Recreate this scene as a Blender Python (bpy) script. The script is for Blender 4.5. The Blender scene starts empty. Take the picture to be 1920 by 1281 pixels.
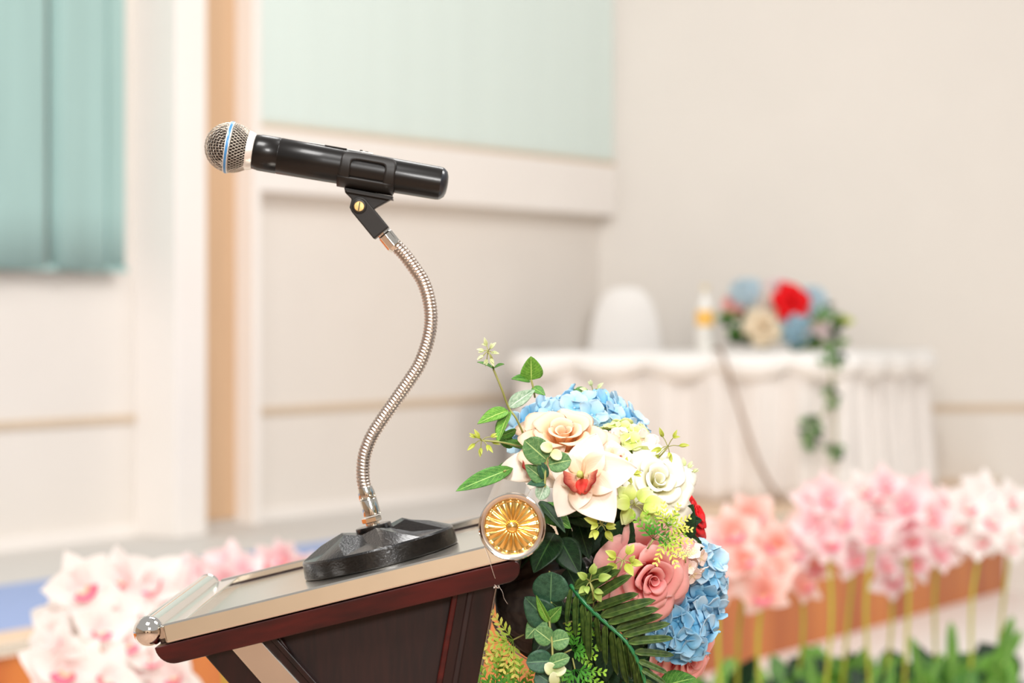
import bpy, math, random
from math import sin, cos, pi, radians, sqrt, atan2, exp
from mathutils import Vector, Matrix

SC = bpy.context.scene
COL = SC.collection
V = Vector

# ------------------------------------------------------------------ camera, world, lamps, exposure
F, CX, HY, H = 4533.0, 960.0, 590.5, 1.5          # focal length (px of a 1920 frame), principal column, horizon row, camera height
cam_data = bpy.data.cameras.new('camera')
cam = bpy.data.objects.new('camera', cam_data); COL.objects.link(cam); SC.camera = cam
cam.location = (0, 0, H); cam.rotation_euler = (pi/2, 0, 0)
cam_data.sensor_width = 36.0; cam_data.lens = F/1920*36
cam_data.shift_y = -50.0/1920
cam_data.clip_start = 0.05; cam_data.clip_end = 200
cam_data.dof.use_dof = True; cam_data.dof.focus_distance = 2.42; cam_data.dof.aperture_fstop = 4.8

SC.view_settings.view_transform = 'Standard'; SC.view_settings.look = 'None'
SC.view_settings.gamma = 1.0; SC.view_settings.use_curve_mapping = False
SC.view_settings.exposure = -0.07

world = bpy.data.worlds.new('world'); SC.world = world; world.use_nodes = True
bg = world.node_tree.nodes['Background']
bg.inputs[0].default_value = (1.0, 0.985, 0.968, 1); bg.inputs[1].default_value = 0.50

def area(name, loc, target, size, power, col=(1, 0.984, 0.964), sy=None):
    d = bpy.data.lights.new(name, 'AREA'); d.energy = power; d.color = col
    d.shape = 'RECTANGLE'; d.size = size; d.size_y = sy or size
    o = bpy.data.objects.new(name, d); COL.objects.link(o); o.location = loc
    o.rotation_euler = (V(target)-V(loc)).to_track_quat('-Z', 'Y').to_euler()
    return o
area('ceiling_lamp_key', (-0.6, 0.9, 4.3), (0, 2.5, 1.0), 1.1, 125)
area('ceiling_lamp_side', (2.2, 3.2, 4.3), (0.3, 2.6, 1.0), 1.2, 70)
area('ceiling_lamp_hall', (0.8, -2.4, 3.5), (0.1, 2.4, 1.1), 1.2, 215)
area('ceiling_lamp_rear', (0.0, -5.0, 3.6), (0.0, -9.0, 1.0), 2.5, 220)
area('ceiling_lamp_row', (0.1, 5.2, 4.2), (0.1, 5.0, 0.0), 1.3, 60)
area('ceiling_lamp_stage', (1.0, 7.0, 4.8), (0.2, 12.0, 1.0), 0.32, 66)
area('ceiling_lamp_stage_left', (-1.6, 5.0, 4.8), (-2.0, 10.0, 1.2), 0.7, 44)
area('ceiling_lamp_stage_right', (3.4, 8.5, 4.6), (2.2, 13.0, 1.4), 1.6, 58)

def P(px, py, Y): return V(((px-CX)/F*Y, Y, H-(py-HY)/F*Y))

# ------------------------------------------------------------------ materials
def S(r, g, b):
    f = lambda c: c/12.92 if c <= 0.04045 else ((c+0.055)/1.055)**2.4
    return (f(r/255), f(g/255), f(b/255), 1.0)

class NT:
    def __init__(s, name):
        s.m = bpy.data.materials.new(name); s.m.use_nodes = True
        s.t = s.m.node_tree; s.n = s.t.nodes; s.b = s.n['Principled BSDF']
    def new(s, k, **kw):
        x = s.n.new(k)
        for a, v in kw.items(): setattr(x, a, v)
        return x
    def link(s, a, b): s.t.links.new(a, b)
    def noise(s, scale, detail=3, coord='Object', sc=None):
        tc = s.new('ShaderNodeTexCoord'); mp = s.new('ShaderNodeMapping'); nz = s.new('ShaderNodeTexNoise')
        if sc: mp.inputs['Scale'].default_value = sc
        nz.inputs['Scale'].default_value = scale; nz.inputs['Detail'].default_value = detail
        s.link(tc.outputs[coord], mp.inputs[0]); s.link(mp.outputs[0], nz.inputs[0]); return nz
    def ramp(s, fac, stops):
        r = s.new('ShaderNodeValToRGB'); e = r.color_ramp.elements
        while len(e) < len(stops): e.new(0.5)
        for i, (p, c) in enumerate(stops): e[i].position = p; e[i].color = c
        s.link(fac, r.inputs[0]); return r
    def bump(s, h, strength=0.3, dist=0.001):
        b = s.new('ShaderNodeBump'); b.inputs['Strength'].default_value = strength; b.inputs['Distance'].default_value = dist
        s.link(h, b.inputs['Height']); s.link(b.outputs[0], s.b.inputs['Normal']); return b

def plain(name, col, rough=0.5, metal=0.0, var=0.06, scale=20, bump=0, coat=0, spec=0.5, sc=None, bdist=0.001):
    t = NT(name); c = col
    nz = t.noise(scale, 3, sc=sc)
    d = tuple(max(0, x*(1-var)) for x in c[:3])+(1,); l = tuple(min(1, x*(1+var)) for x in c[:3])+(1,)
    r = t.ramp(nz.outputs[0], [(0.3, d), (0.7, l)]); t.link(r.outputs[0], t.b.inputs['Base Color'])
    t.b.inputs['Roughness'].default_value = rough; t.b.inputs['Metallic'].default_value = metal
    t.b.inputs['Coat Weight'].default_value = coat; t.b.inputs['Coat Roughness'].default_value = 0.08
    t.b.inputs['Specular IOR Level'].default_value = spec
    if bump: t.bump(nz.outputs[0], bump, bdist)
    return t.m

def petal_mat(name, base, mid, tip, rough=0.55, trans=0.25, streak=0.25):
    """colour runs along the petal (UV v): base near the heart, tip at the edge; fine lengthwise fibres"""
    t = NT(name)
    uv = t.new('ShaderNodeUVMap'); sp = t.new('ShaderNodeSeparateXYZ'); t.link(uv.outputs[0], sp.inputs[0])
    r = t.ramp(sp.outputs[1], [(0.0, base), (0.45, mid), (1.0, tip)])
    mp = t.new('ShaderNodeMapping'); mp.inputs['Scale'].default_value = (16, 1.3, 1); t.link(uv.outputs[0], mp.inputs[0])
    nz = t.new('ShaderNodeTexNoise'); nz.inputs['Scale'].default_value = 2.2; nz.inputs['Detail'].default_value = 2
    t.link(mp.outputs[0], nz.inputs[0])
    t.link(r.outputs[0], t.b.inputs['Base Color'])
    t.bump(nz.outputs[0], streak, 0.0012)
    t.b.inputs['Roughness'].default_value = rough; t.b.inputs['Specular IOR Level'].default_value = 0.25
    tr = t.new('ShaderNodeBsdfTranslucent'); t.link(r.outputs[0], tr.inputs[0])
    mx = t.new('ShaderNodeMixShader'); mx.inputs[0].default_value = trans
    out = t.n['Material Output']; t.link(t.b.outputs[0], mx.inputs[1]); t.link(tr.outputs[0], mx.inputs[2]); t.link(mx.outputs[0], out.inputs[0])
    return t.m

def leaf_mat(name, dark, light, vein, freq=9, rough=0.42, trans=0.15, vein_w=0.1, speck=0.35):
    t = NT(name)
    uv = t.new('ShaderNodeUVMap'); sp = t.new('ShaderNodeSeparateXYZ'); t.link(uv.outputs[0], sp.inputs[0])
    def M(op, a, b=None):
        m = t.new('ShaderNodeMath', operation=op)
        for i, x in enumerate((a, b)):
            if x is None: continue
            if isinstance(x, (int, float)): m.inputs[i].default_value = x
            else: t.link(x, m.inputs[i])
        return m.outputs[0]
    ax = M('ABSOLUTE', M('SUBTRACT', sp.outputs[0], 0.5))
    nz = t.noise(7, 4)
    diag = M('ADD', M('SUBTRACT', sp.outputs[1], M('MULTIPLY', ax, 0.55)), M('MULTIPLY', nz.outputs[0], 0.09))
    line = M('ABSOLUTE', M('SINE', M('MULTIPLY', diag, freq*pi)))
    side = M('LESS_THAN', line, vein_w*1.1)
    mid = M('LESS_THAN', ax, 0.022)
    vor = t.new('ShaderNodeTexVoronoi'); vor.feature = 'DISTANCE_TO_EDGE'; vor.inputs['Scale'].default_value = 26
    t.link(uv.outputs[0], vor.inputs[0])
    net = M('MULTIPLY', M('LESS_THAN', vor.outputs[0], 0.035), speck)
    v = M('MAXIMUM', M('MAXIMUM', M('MULTIPLY', side, 0.55), mid), net)
    base = t.ramp(nz.outputs[0], [(0.35, dark), (0.7, light)])
    mx = t.new('ShaderNodeMix', data_type='RGBA'); t.link(v, mx.inputs[0]); t.link(base.outputs[0], mx.inputs[6]); mx.inputs[7].default_value = vein
    t.link(mx.outputs[2], t.b.inputs['Base Color'])
    t.b.inputs['Roughness'].default_value = rough; t.b.inputs['Specular IOR Level'].default_value = 0.35
    t.bump(v, 0.35, 0.0005)
    tr = t.new('ShaderNodeBsdfTranslucent'); t.link(mx.outputs[2], tr.inputs[0])
    ms = t.new('ShaderNodeMixShader'); ms.inputs[0].default_value = trans
    out = t.n['Material Output']; t.link(t.b.outputs[0], ms.inputs[1]); t.link(tr.outputs[0], ms.inputs[2]); t.link(ms.outputs[0], out.inputs[0])
    return t.m

def wood_mat(name, dark, light, scale, rough, coat=0.0, sc=(1, 1, 12), metal=0):
    t = NT(name); nz = t.noise(scale, 5, sc=sc)
    r = t.ramp(nz.outputs[0], [(0.3, dark), (0.68, light)]); t.link(r.outputs[0], t.b.inputs['Base Color'])
    t.b.inputs['Roughness'].default_value = rough; t.b.inputs['Coat Weight'].default_value = coat; t.b.inputs['Coat Roughness'].default_value = 0.12
    t.b.inputs['Specular IOR Level'].default_value = 0.3
    return t.m

M = {}
M['wall'] = plain('wall_beige_paint', S(234, 227, 219), 0.8, var=0.012, scale=3)
M['wall_side'] = plain('side_wall_cream_paint', S(232, 226, 218), 0.8, var=0.012, scale=3)
M['white'] = plain('white_joinery_paint', S(246, 240, 234), 0.55, var=0.01, scale=4)
M['tan'] = plain('tan_wood_veneer', S(214, 178, 142), 0.6, var=0.05, scale=4, sc=(6, 6, 0.4))
M['groove'] = plain('tan_dado_strip', S(216, 196, 172), 0.7, var=0.03)
M['teal'] = plain('teal_curtain_cloth', S(163, 194, 189), 0.85, var=0.05, scale=2.5, sc=(8, 8, 0.5))
M['blind'] = plain('pale_aqua_blind_cloth', S(238, 249, 245), 0.7, var=0.015, scale=5)
M['carpet'] = plain('blue_stage_carpet', S(150, 168, 208), 0.95, var=0.06, scale=60, bump=0.4, bdist=0.004)
M['grey_floor'] = plain('pale_grey_floor_border', S(208, 204, 198), 0.55, var=0.02, scale=8)
M['stage_tan'] = plain('pale_timber_stage_border', S(226, 196, 166), 0.6, var=0.04, scale=3)
M['fascia'] = wood_mat('orange_brown_stage_veneer', S(176, 88, 44), S(226, 140, 64), 1.1, 0.45, 0.2, sc=(3, 3, 0.5))
M['nosing'] = plain('pale_metal_nosing', S(235, 225, 210), 0.25, 0.6, var=0.03)
M['hall_floor'] = plain('hall_floor_beige_tile', S(252, 248, 242), 0.6, var=0.02, scale=3)
M['hall_wall'] = plain('hall_wall_beige', S(226, 204, 178), 0.7, var=0.03)
M['hall_carpet'] = plain('hall_carpet_grey_brown', S(188, 156, 134), 0.95, var=0.12, scale=2.5)
M['cloth'] = plain('white_satin_table_cloth', S(250, 247, 243), 0.5, var=0.012, scale=12)
M['skirt_cloth'] = plain('matt_white_skirt_cloth', S(236, 230, 225), 0.8, var=0.02, scale=6)
M['chrome'] = plain('polished_steel', S(226, 220, 210), 0.09, 1.0, var=0.02, scale=30)
M['steel'] = plain('satin_steel', S(222, 216, 206), 0.24, 1.0, var=0.05, scale=8, sc=(2, 60, 2))
M['rod_steel'] = plain('mirror_steel', S(230, 226, 220), 0.05, 1.0, var=0.01)
M['mahogany'] = wood_mat('mahogany_edge', S(34, 6, 6), S(70, 15, 12), 22, 0.3, 0.25, sc=(0.6, 3, 3))
M['mahogany_dark'] = wood_mat('dark_mahogany_panel', S(26, 11, 9), S(38, 17, 13), 60, 0.5, 0.1, sc=(3, 3, 0.35))
M['ebony'] = wood_mat('near_black_mahogany_frame', S(16, 7, 7), S(36, 12, 11), 30, 0.32, 0.3, sc=(3, 3, 0.4))
M['gold'] = plain('polished_gold_plastic', S(254, 212, 128), 0.2, 1.0, var=0.05, scale=60, bump=0.15, bdist=0.0005)
M['rosette_ring'] = plain('dull_steel_rim', S(206, 190, 176), 0.3, 0.85, var=0.03)
M['cast'] = None
M['mic_black'] = plain('black_painted_metal', S(20, 17, 15), 0.3, 0.0, var=0.1, scale=60, coat=0.12, spec=0.3)
M['clip_black'] = plain('black_rubbery_plastic', S(28, 24, 21), 0.45, 0.0, var=0.1, scale=80, bump=0.1, bdist=0.0005, spec=0.35)
M['mic_cap'] = plain('dark_grey_end_cap', S(34, 36, 42), 0.28, 0, coat=0.3)
M['grille'] = plain('nickel_wire', S(214, 204, 190), 0.28, 0.9, var=0.05, scale=100)
M['foam'] = plain('black_foam', S(40, 32, 28), 0.95, 0, var=0.2, scale=300)
M['blue_ring'] = plain('blue_plastic_ring', S(60, 128, 182), 0.35, 0, coat=0.3)
M['silver_collar'] = plain('silver_collar', S(232, 226, 218), 0.35, 0.5, var=0.02)
M['goose'] = plain('worn_nickel_conduit', S(196, 180, 168), 0.3, 1.0, var=0.18, scale=260, bump=0.3, bdist=0.0004)
M['brass'] = plain('brass_screw', S(236, 196, 130), 0.35, 0.7, var=0.15, scale=400)
M['display'] = plain('pale_display_window', S(206, 206, 204), 0.2)
M['bottle_glass'] = plain('pale_bottle_plastic', S(238, 236, 230), 0.2)
M['orange_label'] = plain('orange_bottle_label', S(252, 196, 96), 0.5)
M['cap'] = plain('cream_cap', S(232, 216, 180), 0.4)
M['cable'] = plain('grey_brown_cable', S(160, 136, 118), 0.6)
M['satin'] = plain('dark_satin_wrap', S(92, 80, 74), 0.3, 0.3, var=0.4, scale=40, sc=(1, 5, 1), spec=0.9)
M['kraft'] = plain('pale_wrap_rim', S(222, 204, 186), 0.6)
M['wire'] = plain('nylon_thread', S(205, 190, 178), 0.3)
M['trough'] = plain('white_flower_trough', S(236, 232, 226), 0.5)
M['soil'] = plain('dark_moss', S(50, 62, 30), 0.95, var=0.4, scale=40)

def cast_iron():
    t = NT('black_hammered_cast_iron'); nz = t.noise(420, 4)
    r = t.ramp(nz.outputs[0], [(0.35, S(5, 4, 4)), (0.72, S(22, 19, 17))]); t.link(r.outputs[0], t.b.inputs['Base Color'])
    t.b.inputs['Roughness'].default_value = 0.22; t.b.inputs['Metallic'].default_value = 0.0
    t.b.inputs['Coat Weight'].default_value = 0.15; t.b.inputs['Coat Roughness'].default_value = 0.1; t.b.inputs['Specular IOR Level'].default_value = 0.5
    t.bump(nz.outputs[0], 0.3, 0.0010); return t.m
M['cast'] = cast_iron()

M['peach'] = petal_mat('peach_rose_petal', S(254, 196, 116), S(254, 216, 170), S(254, 232, 210), trans=0.38)
M['cream'] = petal_mat('cream_orchid_petal', S(248, 206, 160), S(252, 238, 222), S(253, 243, 233))
M['ivory'] = petal_mat('ivory_rose_petal', S(246, 244, 176), S(252, 249, 222), S(254, 252, 242), trans=0.35)
M['pink'] = petal_mat('pink_rose_petal', S(255, 106, 114), S(255, 166, 164), S(255, 204, 198), trans=0.35)
M['pinkdeep'] = petal_mat('deep_pink_rose_petal', S(255, 92, 106), S(255, 146, 148), S(255, 192, 188), trans=0.35)
M['red'] = petal_mat('red_rose_petal', S(180, 8, 14), S(214, 14, 22), S(226, 26, 30), trans=0.12)
M['blue'] = petal_mat('sky_blue_hydrangea_petal', S(116, 196, 226), S(186, 222, 240), S(216, 235, 246), trans=0.35)
M['bluedeep'] = petal_mat('deeper_blue_hydrangea_petal', S(84, 172, 216), S(142, 206, 236), S(188, 224, 244), trans=0.35)
M['lime'] = petal_mat('lime_hydrangea_petal', S(196, 214, 84), S(222, 234, 140), S(240, 244, 196))
M['blush'] = petal_mat('blush_hydrangea_petal', S(244, 226, 170), S(250, 228, 216), S(252, 240, 234))
M['lip'] = petal_mat('orchid_lip', S(252, 226, 180), S(238, 120, 90), S(196, 50, 44), streak=0.6)
M['lip_red'] = petal_mat('orchid_lip_front', S(240, 90, 70), S(226, 60, 52), S(240, 100, 84))
M['lip_speckle'] = petal_mat('orchid_side_lobe_speckled', S(254, 236, 206), S(226, 130, 106), S(150, 24, 24), streak=0.9)
M['yellow'] = petal_mat('yellow_green_bud', S(176, 188, 60), S(200, 208, 92), S(214, 220, 128))
M['palebud'] = petal_mat('pale_green_bud', S(206, 216, 150), S(224, 232, 180), S(236, 240, 206))
M['greenbud'] = petal_mat('soft_green_succulent_leaf', S(120, 150, 60), S(166, 190, 92), S(190, 208, 120))
M['row_pink'] = petal_mat('pale_pink_orchid_petal', S(252, 196, 206), S(254, 228, 231), S(255, 242, 241), trans=0.4)
M['row_salmon'] = petal_mat('salmon_orchid_petal', S(250, 170, 152), S(254, 210, 199), S(255, 234, 226), trans=0.4)
M['row_white'] = petal_mat('white_orchid_petal', S(253, 236, 236), S(255, 250, 247), S(255, 252, 249), trans=0.4)
M['row_lip'] = petal_mat('magenta_orchid_lip', S(252, 220, 160), S(240, 140, 164), S(232, 96, 130))
M['t_peach'] = petal_mat('warm_peach_rose_petal', S(255, 222, 150), S(255, 238, 204), S(255, 247, 230), trans=0.5)
M['t_blue'] = petal_mat('very_pale_blue_petal', S(200, 230, 242), S(224, 240, 247), S(236, 245, 249), trans=0.5)
M['t_blue2'] = petal_mat('pale_blue_petal', S(170, 218, 236), S(200, 230, 242), S(218, 238, 246), trans=0.5)
M['t_red'] = petal_mat('bright_red_rose_petal', S(236, 4, 16), S(248, 8, 22), S(250, 20, 30), trans=0.3)
M['leaf_mid'] = leaf_mat('mid_green_leaf', S(48, 106, 38), S(84, 150, 56), S(170, 206, 110))
M['leaf_bright'] = leaf_mat('bright_green_leaf', S(70, 134, 36), S(112, 172, 56), S(196, 224, 120))
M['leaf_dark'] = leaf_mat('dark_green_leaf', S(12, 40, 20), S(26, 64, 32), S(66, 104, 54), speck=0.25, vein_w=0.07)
M['leaf_euc'] = leaf_mat('blue_green_eucalyptus_leaf', S(26, 66, 46), S(58, 100, 74), S(92, 134, 92), freq=5, vein_w=0.05)
M['leaf_euc_l'] = leaf_mat('soft_green_eucalyptus_leaf', S(62, 112, 62), S(104, 148, 90), S(184, 206, 134), freq=6, vein_w=0.07)
M['leaf_sheen'] = leaf_mat('silvery_leaf', S(112, 146, 112), S(176, 194, 168), S(216, 226, 204), freq=6)
M['leaf_palm'] = leaf_mat('palm_leaflet_green', S(40, 66, 24), S(84, 106, 44), S(104, 128, 62), freq=1, speck=0.1)
M['fern'] = petal_mat('feathery_green_fern', S(40, 110, 30), S(76, 148, 44), S(150, 190, 60), trans=0.15)
M['fern_y'] = petal_mat('feathery_yellow_tipped_fern', S(110, 160, 50), S(190, 206, 80), S(240, 222, 120), trans=0.15)
M['fern_d'] = petal_mat('feathery_dark_fern', S(18, 60, 24), S(34, 84, 34), S(60, 110, 44), trans=0.1)
M['stem'] = plain('olive_stem', S(150, 150, 84), 0.6)
M['stem_y'] = plain('yellow_green_orchid_stem', S(176, 176, 50), 0.55)
M['stem_d'] = plain('dark_twig', S(62, 66, 44), 0.6)
M['rachis'] = plain('green_rachis', S(34, 112, 62), 0.35, var=0.2, scale=200)

# ------------------------------------------------------------------ mesh helpers
class MB:
    """collects verts/faces/uvs, builds ONE mesh"""
    def __init__(s): s.v = []; s.f = []; s.uv = []; s.mi = []
    def add(s, vs, fs, uvs=None, mi=0, T=None):
        o = len(s.v)
        s.v += [tuple(T @ V(p)) if T else tuple(p) for p in vs]
        for f in fs:
            s.f.append([o+i for i in f]); s.mi.append(mi)
            s.uv += [uvs[i] if uvs else (0.5, 0.5) for i in f]
        return s
    def grid(s, nu, nv, fn, close_u=False, T=None, mi=0, uvfn=None):
        vs = []; uvs = []
        for j in range(nv+1):
            for i in range(nu + (0 if close_u else 1)):
                u, v = i/nu, j/nv
                vs.append(fn(u, v)); uvs.append(uvfn(u, v) if uvfn else (u, v))
        w = nu if close_u else nu+1
        fs = []
        for j in range(nv):
            for i in range(nu):
                a = j*w+i; b = j*w+(i+1) % w if close_u else j*w+i+1
                fs.append((a, b, b+w, a+w))
        return s.add(vs, fs, uvs, mi, T)
    def box(s, x0, x1, y0, y1, z0, z1, T=None, mi=0):
        vs = [(x, y, z) for x in (x0, x1) for y in (y0, y1) for z in (z0, z1)]
        fs = [(0, 1, 3, 2), (4, 6, 7, 5), (0, 4, 5, 1), (2, 3, 7, 6), (0, 2, 6, 4), (1, 5, 7, 3)]
        return s.add(vs, fs, None, mi, T)
    def lathe(s, prof, n=32, T=None, mi=0, caps=True):
        """prof: list of (r, z) around local z"""
        vs = [(r*cos(2*pi*k/n), r*sin(2*pi*k/n), z) for r, z in prof for k in range(n)]
        fs = [(j*n+k, j*n+(k+1) % n, (j+1)*n+(k+1) % n, (j+1)*n+k) for j in range(len(prof)-1) for k in range(n)]
        if caps:
            if prof[0][0] > 1e-6: fs.append(tuple(range(n))[::-1])
            if prof[-1][0] > 1e-6: fs.append(tuple((len(prof)-1)*n+k for k in range(n)))
        return s.add(vs, fs, None, mi, T)
    def prism(s, pts, y0, y1, T=None, mi=0):
        """polygon in x,z extruded along y"""
        n = len(pts)
        vs = [(x, y0, z) for x, z in pts]+[(x, y1, z) for x, z in pts]
        fs = [tuple(range(n)), tuple(range(n, 2*n))[::-1]]+[(i, i+n, (i+1) % n+n, (i+1) % n) for i in range(n)]
        return s.add(vs, fs, None, mi, T)
    def tube(s, path, rad, n=8, T=None, mi=0, caps=True):
        path = [V(p) for p in path]; m = len(path)
        vs = []; up = None
        for i, p in enumerate(path):
            t = (path[min(i+1, m-1)]-path[max(i-1, 0)])
            if t.length < 1e-9: t = V((0, 0, 1))
            t.normalize()
            if up is None:
                up = V((0, 0, 1)) if abs(t.z) < 0.9 else V((1, 0, 0))
            a = (up-t*up.dot(t)); a.normalize(); up = a; b = t.cross(a)
            r = rad(i/(m-1)) if callable(rad) else rad
            for k in range(n):
                q = 2*pi*k/n; vs.append(p+a*(r*cos(q))+b*(r*sin(q)))
        fs = [(j*n+k, j*n+(k+1) % n, (j+1)*n+(k+1) % n, (j+1)*n+k) for j in range(m-1) for k in range(n)]
        if caps: fs += [tuple(range(n))[::-1], tuple((m-1)*n+k for k in range(n))]
        uvs = [(k/n, j/(m-1)) for j in range(m) for k in range(n)]
        return s.add(vs, fs, uvs, mi, T)
    def mesh(s, name, mats, smooth=True, fix=True):
        me = bpy.data.meshes.new(name); me.from_pydata(s.v, [], s.f)
        uvl = me.uv_layers.new(name='UVMap')
        flat = [c for uv in s.uv for c in uv]
        uvl.data.foreach_set('uv', flat)
        for m in (mats if isinstance(mats, (list, tuple)) else [mats]): me.materials.append(m)
        me.polygons.foreach_set('material_index', s.mi)
        me.polygons.foreach_set('use_smooth', [smooth]*len(s.f))
        me.update()
        return me

def obj(name, mb, mat, parent=None, T=None, smooth=True, solid=0, bevel=0, auto=None):
    me = mb.mesh(name, mat, smooth) if isinstance(mb, MB) else mb
    o = bpy.data.objects.new(name, me); COL.objects.link(o)
    if parent: o.parent = parent
    if T is not None: o.matrix_local = T
    if solid:
        m = o.modifiers.new('thickness', 'SOLIDIFY'); m.thickness = solid; m.offset = 0
    if bevel:
        m = o.modifiers.new('bevel', 'BEVEL'); m.width = bevel; m.segments = 3; m.limit_method = 'ANGLE'; m.angle_limit = radians(40)
        m.harden_normals = False
    if auto is not None:
        m = o.modifiers.new('sharp', 'EDGE_SPLIT'); m.split_angle = radians(auto)
    return o

def tag(o, label=None, cat=None, group=None, kind=None):
    if label: o['label'] = label
    if cat: o['category'] = cat
    if group: o['group'] = group
    if kind: o['kind'] = kind
    return o

def empty(name, T, label, cat, group=None):
    o = bpy.data.objects.new(name, None); COL.objects.link(o); o.empty_display_size = 0.02
    o.matrix_world = T if isinstance(T, Matrix) else Matrix.Translation(T)
    return tag(o, label, cat, group)

def frame(o, z, x=None, roll=0.0):
    """matrix with local z along z; x hint for local x"""
    z = V(z).normalized(); x = V(x) if x is not None else (V((0, 0, 1)) if abs(z.z) < 0.95 else V((1, 0, 0)))
    y = z.cross(x).normalized(); x = y.cross(z).normalized()
    m = Matrix((x, y, z)).transposed().to_4x4()
    return Matrix.Translation(o) @ m @ Matrix.Rotation(roll, 4, 'Z')

def basis(o, x, y, z):
    m = Matrix((V(x), V(y), V(z))).transposed().to_4x4(); return Matrix.Translation(o) @ m

def catmull(pts, n=8):
    pts = [V(p) for p in pts]; P_ = [pts[0]*2-pts[1]]+pts+[pts[-1]*2-pts[-2]]; out = []
    for i in range(1, len(P_)-2):
        a, b, c, d = P_[i-1:i+3]
        for k in range(n):
            t = k/n
            out.append(0.5*((2*b)+(c-a)*t+(2*a-5*b+4*c-d)*t*t+(3*b-a-3*c+d)*t**3))
    out.append(pts[-1]); return out

# ------------------------------------------------------------------ the room
UX, UY = 0.5207, 0.8537                    # back wall runs along u; n points out to the hall
u_ = V((UX, UY, 0)); n_ = V((UY, -UX, 0)); W0 = V((-1.927, 9.1, 0))
ROOM = basis(W0, u_, n_, (0, 0, 1))       # local x = along wall, local y = out of wall, z = up   (left handed -> faces are fixed below)
STZ = 0.607
def sp(px, d=0.0):
    k = (px-CX)/F; o = W0+n_*d
    return (k*o.y-o.x)/(UX-UY*k)
def zz(px, py, d=0.0):
    Y = (W0+n_*d+u_*sp(px, d)).y
    return H-(py-HY)/F*Y
def rbox(name, s0, s1, d0, d1, z0, z1, mat, parent=None, bevel=0, kind='structure'):
    mb = MB().box(s0, s1, d0, d1, z0, z1, T=ROOM)
    mb.f = [f[::-1] for f in mb.f]
    o = obj(name, mb, mat, parent, smooth=False, bevel=bevel)
    if not parent and kind: o['kind'] = kind
    return o

SCN = sp(1165, 0.135)                       # corner of back wall and side wall
rbox('floor', -14, 9, -0.1, 22, -0.1, 0.0, M['hall_floor'])
# stage: carpet, grey border along the wall, timber border, nosing, fascia
SCE = sp(900, 1.2)
rbox('floor_carpet', -6, SCE, 0.79, 1.61, 0.45, STZ, M['carpet'])
rbox('floor_timber_end', SCE, 7.4, 0.79, 1.61, 0.45, STZ, M['stage_tan'])
rbox('floor_grey_border', -6, 7.4, -0.2, 0.79, 0.45, STZ, M['grey_floor'])
rbox('floor_timber_border', -6, 7.4, 1.61, 1.80, 0.45, STZ, M['stage_tan'])
rbox('trim_nosing', -6, 7.4, 1.80, 1.835, STZ-0.03, STZ+0.002, M['nosing'], bevel=0.006)
for k in range(9):
    s0 = -6+k*1.49
    rbox('trim_stage_front_panel' if k == 0 else 'trim_stage_front_panel.%03d' % k, s0+0.002, s0+1.488, 1.78, 1.82, 0.0, STZ-0.03, M['fascia'])
# back wall
rbox('wall_back', -6, SCN+0.05, -0.2, 0.0, STZ, 4.6, M['wall'])
zd = 1.082
s388, s435, s490 = sp(388, 0.22), sp(435, 0.0), sp(490, 0.115)
rbox('trim_dado_left', -6, sp(250), 0.0, 0.012, zd-0.016, zd+0.016, M['groove'])
rbox('trim_dado_niche', s490, SCN, 0.0, 0.012, zd-0.016, zd+0.016, M['groove'])
rbox('baseboard_back', -6, sp(250), 0.0, 0.014, STZ, STZ+0.05, M['white'])
rbox('baseboard_niche', s490, SCN, 0.0, 0.014, STZ, STZ+0.05, M['white'])
rbox('wall_pilaster_left', sp(250), s388, 0.0, 0.22, STZ, 4.6, M['white'], bevel=0.006)
rbox('wall_tan_strip', s388, s435+0.002, 0.0, 0.02, STZ+0.03, 4.6, M['tan'])
rbox('wall_pilaster_right', s435, s490, 0.0, 0.115, STZ, 4.6, M['white'], bevel=0.006)
zb0, zb1 = zz(490, 357, 0.108), zz(490, 240, 0.108)
rbox('wall_beam', s490, SCN, 0.0, 0.108, zb0, zb1, M['white'], bevel=0.004)
rbox('trim_blind_sill', s490, SCN, 0.0, 0.100, zb1, zb1+0.022, M['groove'])
rbox('wall_above_blind', s490, SCN, 0.0, 0.108, 3.62, 4.6, M['white'])

# aqua slatted blind
T = ROOM @ Matrix.Translation((s490, 0.0, zb1+0.024))
bl = empty('slatted_blind', T, 'pale aqua horizontal blind above the white beam behind the microphone', 'blind')
bw = SCN-s490-0.01
slat = MB()
slat.prism([(0.0, 0.0), (0.012, 0.0), (0.024, 0.019), (0.018, 0.0205), (0.010, 0.018), (0.0, 0.003)], 0, bw)
# prism extrudes along y with outline in x,z; turn so it runs along the wall
sm = slat.mesh('slat', M['blind'], False)
RT = Matrix(((0, 1, 0, 0.005), (1, 0, 0, 0.070), (0, 0, 1, 0), (0, 0, 0, 1)))
k = 0; z = 0.002
while z < 1.28:
    o = bpy.data.objects.new('slat', sm); COL.objects.link(o); o.parent = bl
    o.matrix_local = Matrix.Translation((0, 0, z)) @ RT; z += 0.0215; k += 1
obj('head_rail', MB().box(0.005, bw, 0.04, 0.105, 1.285, 1.345), M['white'], bl, smooth=False)
obj('backing_cloth', MB().box(0.005, bw, 0.045, 0.068, 0.0, 1.29), M['blind'], bl, smooth=False)

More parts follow.
